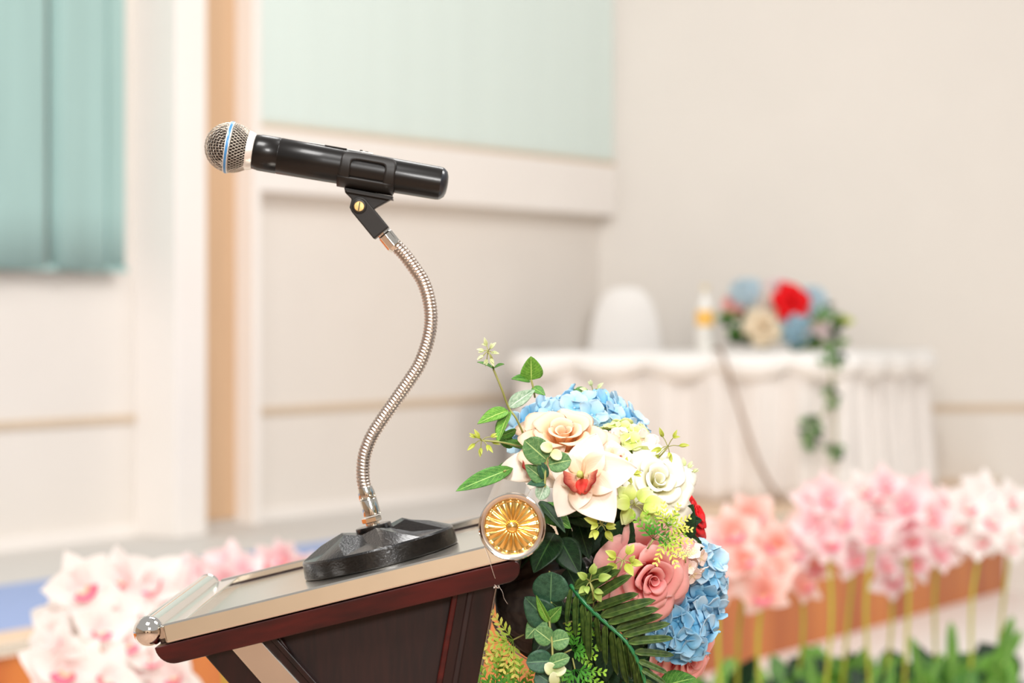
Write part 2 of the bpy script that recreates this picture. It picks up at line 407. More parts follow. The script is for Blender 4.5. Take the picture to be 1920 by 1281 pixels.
# teal curtain, flat panels with deep folds
zc = zz(0, 500, 0.06); s_r = sp(249, 0.1)
T = ROOM @ Matrix.Translation((0, 0.0, zc))
cu = empty('teal_curtain', T, 'muted teal curtain with deep vertical folds left of the white pillar', 'curtain')
def cur(x0, x1, d0, seed, name='curtain_panel'):
    rnd = random.Random(seed); ph = rnd.random()*6
    def fn(u, v):
        x = x0+(x1-x0)*u
        e = min(u, 1-u)
        d = d0+0.006*sin(u*5+ph)-0.045*exp(-(e/0.05)**2)
        return (x, d, v*1.9+0.004*sin(u*9+ph))
    mb = MB().grid(48, 8, fn)
    return obj(name, mb, M['teal'], cu, solid=0.004)
sA, sB, sC = sp(-330, 0.1), sp(110, 0.1), sp(212, 0.1)
cur(sA, sp(-120, 0.1), 0.085, 1); cur(sp(-120, 0.1), sB, 0.085, 2); cur(sB, sC, 0.09, 3); cur(sC, s_r, 0.07, 4)
obj('hem_bar', MB().box(sA, s_r, 0.05, 0.075, -0.012, 0.012), M['teal'], cu, smooth=False)
obj('curtain_rail', MB().box(sA, s_r, 0.02, 0.1, 1.9, 1.95), M['white'], cu, smooth=False)

# side wall, nearly square to the view
cor = ROOM @ V((SCN, 0, 0))
sdir = V((1, 0.06, 0)).normalized(); sn = V((sdir.y, -sdir.x, 0))
SIDE = basis(cor, sdir, -sn, (0, 0, 1))
o = obj('wall_right', MB().box(-0.25, 8, 0, 0.2, 0.0, 4.6, T=SIDE), M['wall_side'], smooth=False); o['kind'] = 'structure'
o = obj('trim_dado_right', MB().box(0.1, 8, -0.014, 0.0, zd-0.105, zd-0.07, T=SIDE), M['groove'], smooth=False); o['kind'] = 'structure'

# rest of the hall, behind and beside the camera
def sbox(name, x0, x1, y0, y1, z0, z1, mat):
    o = obj(name, MB().box(x0, x1, y0, y1, z0, z1), mat, smooth=False); o['kind'] = 'structure'; return o
sbox('wall_hall_rear', -9, 10, -9.2, -9.0, 0, 3.4, M['hall_wall'])
sbox('wall_hall_left', -9.2, -9.0, -9.0, 7.0, 0, 3.4, M['hall_wall'])
sbox('wall_hall_right', 10.0, 10.2, -9.0, 13.0, 0, 3.4, M['hall_wall'])
sbox('trim_hall_rear_dado', -9, 10, -9.0, -8.96, 0, 1.0, M['tan'])
for k in range(3):
    sbox('door_%d' % (k+1), -6.5+5.5*k, -4.9+5.5*k, -9.0, -8.93, 0, 2.3, M['mahogany'])
sbox('window_1', -8.6, -7.0, -9.0, -8.94, 1.2, 2.8, M['teal'])
sbox('floor_hall_carpet', -8.9, 9.9, -8.9, 3.6, 0.0, 0.012, M['hall_carpet'])

# ------------------------------------------------------------------ table on the stage
TZ = 1.32
A_, B_, C_, D_, E_ = V((0.064, 11.62, 0)), V((1.60, 11.53, 0)), V((2.125, 12.45, 0)), V((1.88, 12.86, 0)), V((0.15, 12.06, 0))
tab = empty('banquet_table', V((1.0, 12.0, STZ)), 'white draped and swagged table standing on the stage by the right wall', 'table')
off = -V((1.0, 12.0, STZ))
def loc(p): return V(p)+off
poly = [A_, B_, C_, D_, E_]
top = MB(); n = len(poly)
vs = [loc((p.x, p.y, TZ-0.02)) for p in poly]+[loc((p.x, p.y, TZ)) for p in poly]
top.add(vs, [tuple(range(n))[::-1], tuple(range(n, 2*n))]+[(i, (i+1) % n, (i+1) % n+n, i+n) for i in range(n)])
obj('tabletop', top, M['cloth'], tab, smooth=False, bevel=0.008)
# pleated skirt along the visible edges
edge = []
def edge_pts(pts, step):
    out = []; L = 0
    for a, b in zip(pts[:-1], pts[1:]):
        m = max(2, int((b-a).length/step)); nn = (b-a).normalized(); nn = V((nn.y, -nn.x, 0))
        for i in range(m): out.append((a+(b-a)*(i/m), nn, L+(b-a).length*i/m))
        L += (b-a).length
    out.append((pts[-1], nn, L)); return out
ring = edge_pts([E_, A_, B_, C_, D_], 0.012)
rs = random.Random(5)
def pleat(L): return 0.050*sin(L*2*pi/0.21+1.3*sin(L*3.1))+0.010*sin(L*2*pi/0.06)
def skirt(u, v):
    p, nn, L = ring[min(int(round(u*(len(ring)-1))), len(ring)-1)]
    w = pleat(L)*(0.35+0.65*(1-v))
    q = p-nn*0.0+nn*(0.012+w*0.9+0.03*(1-v)); return loc((q.x, q.y, STZ+0.005+(TZ-0.03-STZ)*v))
obj('skirt', MB().grid(len(ring)-1, 10, skirt), M['skirt_cloth'], tab, solid=0.002)
def swag(u, v):
    p, nn, L = ring[min(int(round(u*(len(ring)-1))), len(ring)-1)]
    ph = (L/0.34) % 1.0; drop = 0.085+0.06*sin(pi*ph)
    puff = 0.075*sin(pi*v)**0.7*(0.45+0.55*sin(pi*ph))+0.006*sin(v*22+3*sin(pi*ph))
    q = p+nn*(0.028+puff); return loc((q.x, q.y, TZ+0.004-drop*v))
obj('swag', MB().grid(len(ring)-1, 12, swag), M['cloth'], tab, solid=0.002)

# covered chair behind the table
ch = empty('covered_chair', Matrix.Translation((0.60, 12.66, STZ)), 'round-backed chair under a white cover behind the table', 'chair')
def cback(u, v):
    # egg-shaped padded back
    a = 2*pi*u; th = v*pi/2; half = 0.205*cos(th)**0.65+0.0005
    return (half*cos(a), 0.14+0.05*sin(a)*cos(th)**0.6, 0.55+0.49*sin(th))
obj('backrest', MB().grid(28, 16, cback, close_u=True), M['cloth'], ch)
def cseat(u, v):
    a = 2*pi*u; r = (0.23+0.02*sin(a*9)*(1-v))*(1+0.12*(1-v)); 
    return (r*cos(a), r*sin(a)*0.95-0.02, v*0.47)
mb = MB().grid(72, 5, cseat, close_u=True)
mb.add([(0.225*cos(2*pi*k/24), 0.214*sin(2*pi*k/24)-0.02, 0.47+0.02) for k in range(24)], [tuple(range(24))])
obj('seat_cover', mb, M['cloth'], ch)

# bottle
bt = empty('drinks_bottle', P(1322, 650, 11.8), 'pale bottle with an orange label beside the table flowers', 'bottle')
bt.location.z = TZ
obj('bottle_body', MB().lathe([(0.0, 0.0), (0.040, 0.0), (0.043, 0.01), (0.043, 0.20), (0.034, 0.235), (0.017, 0.265), (0.016, 0.30)], 24), M['bottle_glass'], bt)
obj('label_band', MB().lathe([(0.0437, 0.125), (0.0445, 0.127), (0.0445, 0.20), (0.0437, 0.202)], 24, caps=False), M['orange_label'], bt)
obj('bottle_cap', MB().lathe([(0.019, 0.298), (0.019, 0.325), (0.0, 0.327)], 20), M['cap'], bt)

# hanging cable
pts = [P(1338, 655, 11.62), P(1352, 668, 11.46), P(1372, 720, 11.42), P(1394, 790, 11.42), P(1428, 880, 11.44), P(1470, 945, 11.46), P(1500, 985, 11.5)]
pts[0].z = TZ+0.012; pts[1].z = TZ+0.006
tag(obj('hanging_cable', MB().tube(catmull(pts, 8), 0.009, 8), M['cable']), 'thin brownish cable trailing diagonally down the front of the white table skirt', 'cable')

# ------------------------------------------------------------------ plant helpers
def leaf_mesh(name, shape, mat, bend=0.15, fold=0.2, nu=8, nv=12, serr=0, wave=0.0, seed=0):
    """unit-length leaf: base at origin, tip along +y, face +z; solidified"""
    mb = MB()
    def wd(v):
        if shape == 'round': return 0.48*sqrt(max(0, 1-(2*v-1)**2))*(1.02-0.1*v)
        if shape == 'ovate': return 0.36*(sin(pi*v**0.72)**0.85) if 0 < v < 1 else 0
        if shape == 'heart': return 0.46*(sin(pi*min(1, v**0.6))**0.7) if 0 < v < 1 else 0
        if shape == 'lance': return 0.17*(sin(pi*v**0.85)**0.8) if 0 < v < 1 else 0
        if shape == 'strap': return 0.085*(min(1, v*6)**0.5)*(max(0, 1-v**6))**0.6
        return 0.3*sin(pi*v)
    def fn(u, v):
        w = wd(v); x = (u*2-1)*w
        if serr: x *= 1+0.09*((v*serr) % 1.0)*(abs(u*2-1)**4)
        z = fold*abs(x)-bend*v*v+wave*sin(v*9+seed+(u-0.5)*4)*abs(u*2-1)
        return (x, v, z)
    mb.grid(nu, nv, fn)
    return mb.mesh(name, mat, True)
LEAF = {}
def leaf(parent, base, tip, wscale, shape, mat, facing=(0, -1, 0.35), name='leaf', bend=0.15, fold=0.2, serr=0, wave=0.0, label=None, thick=0.0005, roll=0):
    """base/tip in world; parent transform must be a pure matrix_world set by us"""
    key = (shape, mat, bend, fold, serr, wave)
    if key not in LEAF: LEAF[key] = leaf_mesh('leaf_'+shape, shape, M[mat], bend, fold, serr=serr, wave=wave, nv=(serr*2 if serr else 12))
    base, tip = V(base), V(tip); y = tip-base; L = y.length; y.normalize()
    z = V(facing); z = (z-y*z.dot(y)).normalized(); x = y.cross(z).normalized()
    Mx = basis(base, x, y, z) @ Matrix.Rotation(roll, 4, 'Y') @ Matrix.Diagonal((L*wscale, L, L, 1))
    o = bpy.data.objects.new(name, LEAF[key]); COL.objects.link(o); o.parent = parent
    o.matrix_local = ROOTS[parent.name].inverted() @ Mx
    m = o.modifiers.new('thickness', 'SOLIDIFY'); m.thickness = thick/L; m.offset = 0
    if label: o['label'] = label
    return o
ROOTS = {}
def plant_root(name, T, label, cat, group=None):
    T = T if isinstance(T, Matrix) else Matrix.Translation(T)
    o = empty(name, T, label, cat, group); ROOTS[o.name] = T; return o
def wtube(parent, name, pts, rad, mat, n=7, sub=6):
    inv = ROOTS[parent.name].inverted()
    return obj(name, MB().tube([inv @ p for p in catmull(pts, sub)], rad, n), M[mat], parent)

def rose_petal_mesh(a, r0, r1, h, W, curl, z0, sd, spiral=0.0, nu=10, nv=9):
    rnd = random.Random(sd); p1, p2 = rnd.random()*6, rnd.random()*6; am = 0.03*r1
    lean = rnd.uniform(-0.04, 0.04)
    def fn(u, v):
        uu = u*2-1
        vv = v*(1-0.07*abs(uu)**2-0.11*abs(uu)**7+0.02*sin(uu*5+p1))
        w = W*(0.30+0.70*sin(min(1, vv*1.12)*pi/2)**0.8)
        w *= sqrt(max(0.04, 1-max(0, (v-0.74)/0.34)**2.4))
        t = max(0, (vv-0.62)/0.38)
        r = r0+(r1-r0)*vv**0.85+curl*t*t*(1+0.5*abs(uu)**3)
        z = z0+h*sin(vv*pi/2)**0.9-curl*0.75*t**2.2*(0.6+0.7*abs(uu)**2)
        r *= 1+spiral*uu+lean*uu
        r += am*sin(uu*4+p2)*v*v; z += am*0.9*sin(uu*5+p1)*v**3
        q = a+uu*w
        return (r*cos(q), r*sin(q), z)
    return MB().grid(nu, nv, fn)
def make_rose(root, R, mat_in, mat_out, seed=0, open_=1.0, scale_h=1.0, outer=6, thick=0.0005, loose=False):
    rnd = random.Random(seed)
    L = [(2, .02, .11, .80, 2.3, .0, .25), (3, .03, .24, .84, 1.35, .05, .1), (3, .05, .38, .82, 1.25, .09, .06),
         (4, .07, .58, .76, 1.05, .11, .05), (5, .09, .80, .62, .92, .15, .03), (outer, .10, 1.0, .38, .80, .18, .02)]
    if loose:                                    # full-blown: open cup with a few broad petals
        L = [(2, .03, .17, .60, 2.0, .01, .2), (3, .05, .36, .66, 1.3, .04, .08), (4, .08, .60, .66, 1.05, .08, .05), (5, .10, .84, .54, .88, .13, .03), (outer, .12, 1.0, .30, .74, .18, .02)]
    for i, (n, r0, r1, h, W, c, spi) in enumerate(L):
        a0 = rnd.random()*6
        for k in range(n):
            mb = rose_petal_mesh(a0+2*pi*k/n+rnd.uniform(-.12, .12), r0*R, r1*R*open_*rnd.uniform(.94, 1.05), h*R*scale_h*rnd.uniform(.95, 1.05), W*rnd.uniform(.92, 1.08), c*R*rnd.uniform(.7, 1.3), 0.012*R*(5-i), seed*100+i*10+k, spi)
            obj('petal', mb, M[mat_in] if i < 3 else M[mat_out], root, solid=thick)
    cup = MB().lathe([(0.0, -0.12*R), (0.12*R, -0.1*R), (0.17*R, 0.0), (0.13*R, 0.12*R)], 12)
    obj('calyx', cup, M['leaf_mid'], root)

def flat_petal(L, w, bend, cup, twist=0.0, ruff=0.0, seed=0, notch=0, nu=8, nv=12, tipw=0.75):
    rnd = random.Random(seed); p = rnd.random()*6
    def fn(u, v):
        uu = u*2-1
        ww = w*sin(pi*min(1, (0.06+0.94*v)**tipw))**0.8 if v < 1 else 0.0
        if v < 1e-6: ww = w*0.25
        x = uu*ww; y = L*v; z = -bend*v*v*L+cup*(abs(uu)**2)*ww+ruff*sin(v*11+p+uu*2)*abs(uu)**2*v
        a = twist*v; return (x*cos(a)-z*sin(a), y, x*sin(a)+z*cos(a))
    return MB().grid(nu, nv, fn)

def floret_mesh(name, mat, seed, r=1.0):
    rnd = random.Random(seed); mb = MB()
    for k in range(4):
        g = flat_petal(r*rnd.uniform(.9, 1.1), r*rnd.uniform(.46, .56), rnd.uniform(-.25, .15), rnd.uniform(.1, .4), seed=seed+k, ruff=0.05*r, nu=5, nv=6, tipw=1.15)
        T = Matrix.Rotation(k*pi/2+rnd.uniform(-.15, .15), 4, 'Z') @ Matrix.Rotation(rnd.uniform(.05, .4), 4, 'X')
        mb.add(g.v, g.f, None, 0, T)
        mb.uv[-len(g.uv):] = g.uv
    mb.lathe([(0.07*r, 0), (0.08*r, 0.05*r), (0, 0.1*r)], 6)
    return mb.mesh(name, mat, True)
FLO = {}
def floret(parent, p, nrm, size, mat, seed):
    k = seed % 4
    if (mat, k) not in FLO: FLO[(mat, k)] = floret_mesh('floret', M[mat], 40+k)
    o = bpy.data.objects.new('floret', FLO[(mat, k)]); COL.objects.link(o); o.parent = parent
    T = frame(p, nrm, roll=seed*1.7) @ Matrix.Scale(size, 4)
    o.matrix_local = ROOTS[parent.name].inverted() @ T
    m = o.modifiers.new('thickness', 'SOLIDIFY'); m.thickness = 0.0005/size; m.offset = 0
    return o
def hydrangea(name, label, centre, rad, dirs_min, size, mats, count, seed, up=(0, -0.3, 1), cat='flower'):
    """dome of four-petalled florets; dirs_min = lowest dot with 'up' that carries florets"""
    rnd = random.Random(seed); r = plant_root(name, centre, label, cat); up = V(up).normalized()
    ga = pi*(3-sqrt(5)); i = 0; F0 = frame((0, 0, 0), up)
    for k in range(count):
        zc_ = 1-(1-dirs_min)*(k+0.5)/count; q = k*ga; s_ = sqrt(max(0, 1-zc_*zc_))
        d = (F0 @ V((s_*cos(q), s_*sin(q), zc_))).normalized()
        rr = V((d.x*rad[0], d.y*rad[1], d.z*rad[2]))*rnd.uniform(.93, 1.05)
        nn = (d+V((rnd.uniform(-.35, .35), rnd.uniform(-.35, .1), rnd.uniform(-.35, .35)))).normalized()
        floret(r, V(centre)+rr, nn, size*rnd.uniform(.85, 1.15), mats[rnd.randrange(len(mats))], rnd.randrange(1000))
    core = MB().lathe([(0.0, -0.8), (0.5, -0.66), (0.8, -0.2), (0.8, 0.25), (0.5, 0.66), (0, 0.8)], 14)
    T = Matrix.Diagonal((rad[0], rad[1], rad[2], 1))
    obj('flower_core', core, M['leaf_mid'] if 'lime' in mats else M[mats[0]], r, T=T)
    return r

# ------------------------------------------------------------------ lectern
TAU = math.atan(0.2455); D0 = 2.327
yaw = radians(1.26)
ah = V((cos(yaw), -sin(yaw), 0)); b_ = V((sin(yaw), cos(yaw), 0))
a_ = ah*cos(TAU)+V((0, 0, 1))*sin(TAU); c_ = a_.cross(b_)
O_ = P(303, 1172, D0)
LT = basis(O_, a_, b_, c_)                     # x up the slope, y away from the camera, z normal to the desk
W = 0.405
PX = 0.5133e-3                                 # metres per pixel in the near side plane
def side(px, py):                              # near side plane -> lectern slope frame (x, z)
    dx, dz = (px-303)*PX, -(py-1172)*PX
    return (dx*cos(TAU)+dz*sin(TAU), -dx*sin(TAU)+dz*cos(TAU))
LR = Matrix.Translation((O_+ah*0.25*1+b_*W/2)*1.0); LR.translation.z = 0
lec = empty('lectern', LR, 'mahogany lectern with polished steel desk edges carrying the microphone', 'lectern')
def lpart(name, mb, mat, parent=lec, **kw):
    T = LR.inverted() @ LT if parent is lec else Matrix.Identity(4)
    return obj(name, mb, mat, parent, T=T, **kw)

# tray: floor, near rim, far rim, left border
TL = 0.352
tf = -0.009
lpart('desk_plate', MB().box(0.012, TL, 0.004, W-0.004, tf-0.004, tf), M['steel'], smooth=False)
nr = [(0.0, -0.0185), (TL+0.003, -0.0185), (TL+0.003, 0.0), (0.0, 0.0)]
mb = MB().add([(x, y, z) for x in (0.0, TL+0.002) for y, z in ((-0.0008, -0.0185), (0.0012, 0.0), (0.0048, 0.0), (0.0048, -0.0185))], [(0, 1, 2, 3), (7, 6, 5, 4), (0, 4, 5, 1), (1, 5, 6, 2), (2, 6, 7, 3), (3, 7, 4, 0)])
lpart('near_rim', mb, M['chrome'], smooth=False, bevel=0.0018)
mb = MB(); mb.box(0.0, TL+0.002, W-0.011, W, -0.0185, 0.0)
lpart('far_rim', mb, M['chrome'], smooth=False, bevel=0.0015)
mb = MB(); mb.box(-0.006, 0.021, 0.0045, W-0.011, -0.0185, -0.0012)
lpart('low_border', mb, M['chrome'], smooth=False, bevel=0.0015)
mb = MB(); mb.box(-0.006, TL, 0.0045, W-0.011, -0.0185, tf-0.0045)
lpart('desk_core', mb, M['ebony'], smooth=False)
lpart('tray_dark_line', MB().box(0.021, TL, W-0.0122, W-0.0110, tf, tf+0.0022), M['ebony'], smooth=False)  # dark strip added to paint the dark gap line under the far rim
# paper-stop rod with domed ends
rc = side(275, 1187); rr = 0.0135
dome = [(0.0, -0.0135)]+[(0.0149*sin(t*pi/20), -0.0149*cos(t*pi/20)+0.001) for t in range(1, 11)]
RODT = Matrix.Translation((rc[0], 0.012, rc[1])) @ Matrix.Rotation(-pi/2, 4, 'X')   # local z -> +y
rod = MB().lathe([(rr, 0.0), (rr, W-0.02)], 48, T=RODT, caps=False)
ro = lpart('stop_rod', rod, M['rod_steel'])
cap = MB().lathe([(0.0001, -0.0150)]+[(0.0150*sin(t*pi/28), -0.0150*cos(t*pi/28)) for t in range(1, 15)]+[(0.0150, 0.0015), (0.0135, 0.0025)], 48, T=RODT, caps=False)
obj('domed_end', cap, M['rod_steel'], ro)
cap2 = MB().lathe([(0.0135, W-0.0225), (0.0140, W-0.0215), (0.0140, W-0.018), (0.0130, W-0.017), (0.0001, W-0.017)], 40, T=RODT, caps=False)
obj('end_cap', cap2, M['rod_steel'], ro, auto=40)
# scroll tube with gold rosette
scx, scz = side(960.5, 986)
ST = Matrix.Translation((scx, -0.006, scz)) @ Matrix.Rotation(-pi/2, 4, 'X')
R0 = 0.0322
sc_ = MB().lathe([(R0-0.003, 0.0005), (R0-0.001, 0.0), (R0, 0.0012), (R0, 0.010), (R0-0.0008, 0.0108), (R0-0.0008, 0.0118), (R0, 0.0126), (R0, 0.0215), (R0-0.0006, 0.0225), (R0-0.0006, W+0.006), (0.0001, W+0.006)], 72, T=ST, caps=False)
scr = lpart('scroll_tube', sc_, M['chrome'], auto=35)
obj('end_ring', MB().lathe([(0.0262, 0.0052), (0.0264, 0.0022), (0.0292, 0.0003), (R0-0.002, 0.0006)], 64, T=ST, caps=False), M['rosette_ring'], scr)
def ros(u, v):                                  # 20 fluted petals between hub and scalloped rim
    a = 2*pi*u; r = 0.0055+(0.0268-0.0055)*v
    fl = abs(sin(a*10))
    h = 0.0012+0.0019*sin(v*pi)**0.6*fl**0.8-0.0009*v
    if v > 0.86: h += 0.0012*fl**0.5*sin((v-0.86)/0.14*pi)
    p = ST @ V((r*cos(a), r*sin(a), 0.006-h)); return p
ro2 = obj('rosette', MB().grid(240, 26, ros, close_u=True), M['gold'], scr)
def hub(u, v):
    a = 2*pi*u; t = v*pi/2; r = 0.0062*cos(t)+0.0001; return ST @ V((r*cos(a), r*sin(a), 0.0055-0.0068*sin(t)))
obj('rosette_hub', MB().grid(28, 8, hub, close_u=True), M['gold'], ro2)
# wooden slab under the desk, rounded ends
def slab_outline():
    ztop, zbot = -0.0198, -0.0395; x0, x1 = -0.012, 0.3485; pts = [(x0, ztop)]
    rL = 0.0185; rRt = 0.006
    pts = [(x0, ztop)]
    for t in range(0, 9):
        q = pi+t*(pi/2)/8; pts.append((x0+rL+rL*cos(q)*1.0, zbot+rL+rL*sin(q)))
    for t in range(0, 9):
        q = -pi/2+t*(pi/2)/8; pts.append((x1-0.014+0.014*cos(q), zbot+0.014+0.014*sin(q)))
    for t in range(0, 5):
        q = t*(pi/2)/4; pts.append((x1-0.005+0.005*cos(q), ztop-0.005+0.005*sin(q)))
    return pts
lpart('desk_slab', MB().prism(slab_outline(), 0.0, W), M['mahogany'], smooth=False, bevel=0.0012)
# body in an upright frame: x to the right, z up, y away
UPF = basis(O_, ah, b_, (0, 0, 1))
def up(px, py): return ((px-303)*PX, -(py-1172)*PX)
def bpart(name, mb, mat, **kw): return obj(name, mb, mat, lec, T=LR.inverted() @ UPF, **kw)
B0, B1 = 0.012, W-0.012
wy = 1480
lx = lambda y: 383+0.87*(y-1233); rx = lambda y: 924-0.172*(y-1098)
outer = [up(372, 1222), up(930, 1086), up(rx(wy), wy), up(lx(wy), wy)]
# recessed side panels (near and far) and front/back boards
bpart('side_panel', MB().prism([up(495, 1196), up(850, 1110), up(rx(wy)-60, wy), up(lx(wy)+100, wy)], B0+0.008, B0+0.016), M['mahogany_dark'], smooth=False)
bpart('side_panel', MB().prism([up(495, 1196), up(850, 1110), up(rx(wy)-60, wy), up(lx(wy)+100, wy)], B1-0.016, B1-0.008), M['mahogany_dark'], smooth=False)
for y0, y1, yy0, yy1 in ((B0, B0+0.02, B0-0.0035, B0+0.01), (B1-0.02, B1, B1-0.01, B1+0.0035)):
    # raking rear post: dark, steel strip, dark bead
    bpart('raking_post', MB().prism([up(372, 1224), up(517, 1188), up(lx(wy)+130, wy), up(lx(wy), wy)], y0, y1), M['ebony'], smooth=False, bevel=0.002)
    bpart('steel_strip', MB().prism([up(424, 1211), up(482, 1197), up(482+0.92*(wy-1197), wy), up(424+0.885*(wy-1211), wy)], yy0, yy1), M['chrome'], smooth=False, bevel=0.0012)
    bpart('bead_moulding', MB().prism([up(497, 1194), up(510, 1190), up(510+0.90*(wy-1190), wy), up(497+0.90*(wy-1194), wy)], yy0+0.001, yy1), M['ebony'], smooth=False, bevel=0.0015)
    # front post with three mouldings
    bpart('front_post', MB().prism([up(848, 1106), up(932, 1085), up(rx(wy), wy), up(rx(wy)-76, wy)], y0, y1), M['ebony'], smooth=False, bevel=0.002)
    bpart('front_moulding', MB().prism([up(848, 1112), up(860, 1108), up(rx(wy)-64, wy), up(rx(wy)-76, wy)], yy0+0.001, yy1), M['mahogany'], smooth=False, bevel=0.0015)
    bpart('front_moulding', MB().prism([up(878, 1100), up(890, 1097), up(rx(wy)-34, wy), up(rx(wy)-46, wy)], yy0+0.001, yy1), M['mahogany_dark'], smooth=False, bevel=0.0015)
bpart('front_board', MB().prism([up(914, 1092), up(928, 1088), up(rx(wy)-2, wy), up(rx(wy)-18, wy)], B0+0.02, B1-0.02), M['ebony'], smooth=False)
bpart('rear_board', MB().prism([up(380, 1222), up(400, 1217), up(lx(wy)+22, wy), up(lx(wy)+2, wy)], B0+0.02, B1-0.02), M['mahogany_dark'], smooth=False)
bpart('waist_board', MB().prism([up(lx(wy)-10, wy), up(rx(wy)+10, wy), up(rx(wy)+10, wy+40), up(lx(wy)-10, wy+40)], B0-0.004, B1+0.004), M['mahogany'], smooth=False, bevel=0.004)
zf = -(O_.z)
x0, z0 = up(lx(wy)+12, wy+40); x1, _ = up(rx(wy)-12, wy+40)
bpart('pedestal', MB().box(x0, x1, B0+0.03, B1-0.03, zf+0.06, z0), M['mahogany_dark'], smooth=False, bevel=0.004)
bpart('base_plate', MB().box(x0-0.11, x1+0.11, B0-0.01, B1+0.01, zf, zf+0.06), M['mahogany'], smooth=False, bevel=0.012)

# thread tied round the edge of the desk
tb = empty('tie_thread', P(922, 1058, 2.318), 'thin nylon thread tied under the lectern desk beside the dark satin wrap', 'thread')
ROOTS[tb.name] = Matrix.Translation(P(922, 1058, 2.318))
wtube(tb, 'thread', [P(908, 1026, 2.315), P(916, 1046, 2.312), P(925, 1075, 2.316), P(932, 1094, 2.325)], 0.00022, 'wire', 5)
kn = [P(931+5*cos(t*0.9), 1099+4*sin(t*1.3), 2.322+0.002*sin(t)) for t in range(16)]
wtube(tb, 'knot', kn, 0.0003, 'wire', 5)
wtube(tb, 'thread_end', [P(934, 1098, 2.32), P(942, 1110, 2.318), P(945, 1122, 2.32), P(952, 1133, 2.322)], 0.00016, 'wire', 4)

# ------------------------------------------------------------------ microphone stand (on the desk plate)
def on_desk(px, py, c):                          # pixel -> point on the plane lectern-z = c
    d = P(px, py, 1.0)-V((0, 0, H)); o = V((0, 0, H))
    pn = c_; q = O_+c_*c; t = (q-o).dot(pn)/d.dot(pn); return o+d*t
base_c = on_desk(716, 1052.5, tf)
DY = base_c.y
BT = basis(base_c, a_, b_, c_)
q_ = DY/F                                        # metres per px at the stand's plane
stand = empty('gooseneck_stand', BT, 'flexible gooseneck microphone stand on a black faceted cast base', 'microphone stand')
nB = 12; NR = 60; Rb = 0.0828
mb = MB(); vs = []; fs = []
def addring(r, z, ph=0.0, n=nB):
    vs.extend([(r*cos(2*pi*(k+ph)/n), r*sin(2*pi*(k+ph)/n), z) for k in range(n)]); return len(vs)-n
r0 = addring(Rb*0.985, 0.0004, 0, NR); r1 = addring(Rb, 0.002, 0, NR); r2 = addring(Rb*0.985, 0.0180, 0, NR); r3 = addring(Rb*0.965, 0.0200, 0, NR)
r4 = addring(0.0595, 0.0265, 0.5); r5 = addring(0.0380, 0.0380, 0.0)
for k in range(nB):                              # alternate heights make the diamonds
    x, y, z = vs[r4+k]; s_ = 1.0 if k % 2 else 0.84
    vs[r4+k] = (x*s_, y*s_, z+(0.004 if k % 2 else -0.0015))
    x, y, z = vs[r5+k]; s_ = 1.0 if k % 2 else 0.82
    vs[r5+k] = (x*s_, y*s_, z+(0.0 if k % 2 else -0.0045))
r6 = addring(0.0245, 0.0330, 0.0); r7 = addring(0.0205, 0.0305, 0.0); r8 = addring(0.0195, 0.034, 0.0)
for a, b in ((r0, r1), (r1, r2), (r2, r3)):
    for k in range(NR): fs.append((a+k, a+(k+1) % NR, b+(k+1) % NR, b+k))
st = NR//nB
for k in range(nB):
    k1 = (k+1) % nB; km = (k-1) % nB
    for j in range(st): fs.append((r3+k*st+j, r3+(k*st+j+1) % NR, r4+k))
    fs.append((r3+k*st, r4+k, r5+k)); fs.append((r3+k*st, r5+k, r4+km))
    fs.append((r4+k, r5+k1, r5+k))
    for a, b in ((r5, r6), (r6, r7), (r7, r8)): fs.append((a+k, a+k1, b+k1, b+k))
fs.append(tuple(r0+k for k in range(NR))[::-1]); fs.append(tuple(r8+k for k in range(nB)))
mb.add(vs, fs)
sbase = obj('cast_base', mb, M['cast'], stand, smooth=True, auto=14, T=Matrix.Rotation(radians(9), 4, 'Z'))
obj('collar_disc', MB().lathe([(0.0, 0.034), (0.0183, 0.034), (0.0190, 0.0345), (0.0190, 0.0385), (0.0182, 0.0392), (0.0, 0.0392)], 40), M['cast'], stand, auto=35)
obj('lower_boss', MB().lathe([(0.0, 0.039), (0.0075, 0.039), (0.0075, 0.044), (0.0, 0.044)], 24), M['chrome'], stand, auto=35)
obj('hex_nut', MB().lathe([(0.0095, 0.0425), (0.0105, 0.0432), (0.0105, 0.0475), (0.0095, 0.0482)], 6), M['chrome'], stand, smooth=False)
inv = BT.inverted()
G = lambda px, py: P(px, py, DY)
# lower connector along the base normal, then blends into the neck
pA, pB = G(698.5, 966), G(684, 914)
ax = (pB-pA).normalized(); L1 = (pB-pA).length
CT = inv @ frame(pA, ax, x=(1, 0, 0))
obj('lower_connector', MB().lathe([(0.0, 0), (0.0088, 0.0), (0.0094, 0.0008), (0.0092, L1*0.55), (0.0088, L1*0.57), (0.0092, L1*0.60), (0.0090, L1*0.82), (0.0078, L1*1.0), (0.0, L1*1.02)], 40, T=CT), M['chrome'], stand, auto=35)
neck = [G(685, 920), G(681, 898), G(681, 872), G(685, 848), G(697, 818), G(717, 786), G(743, 749), G(768, 713), G(787, 682), G(802, 640), G(808, 600), G(804, 562), G(793, 528), G(775, 500), G(757, 476), G(740, 459)]
path = catmull(neck, 12)
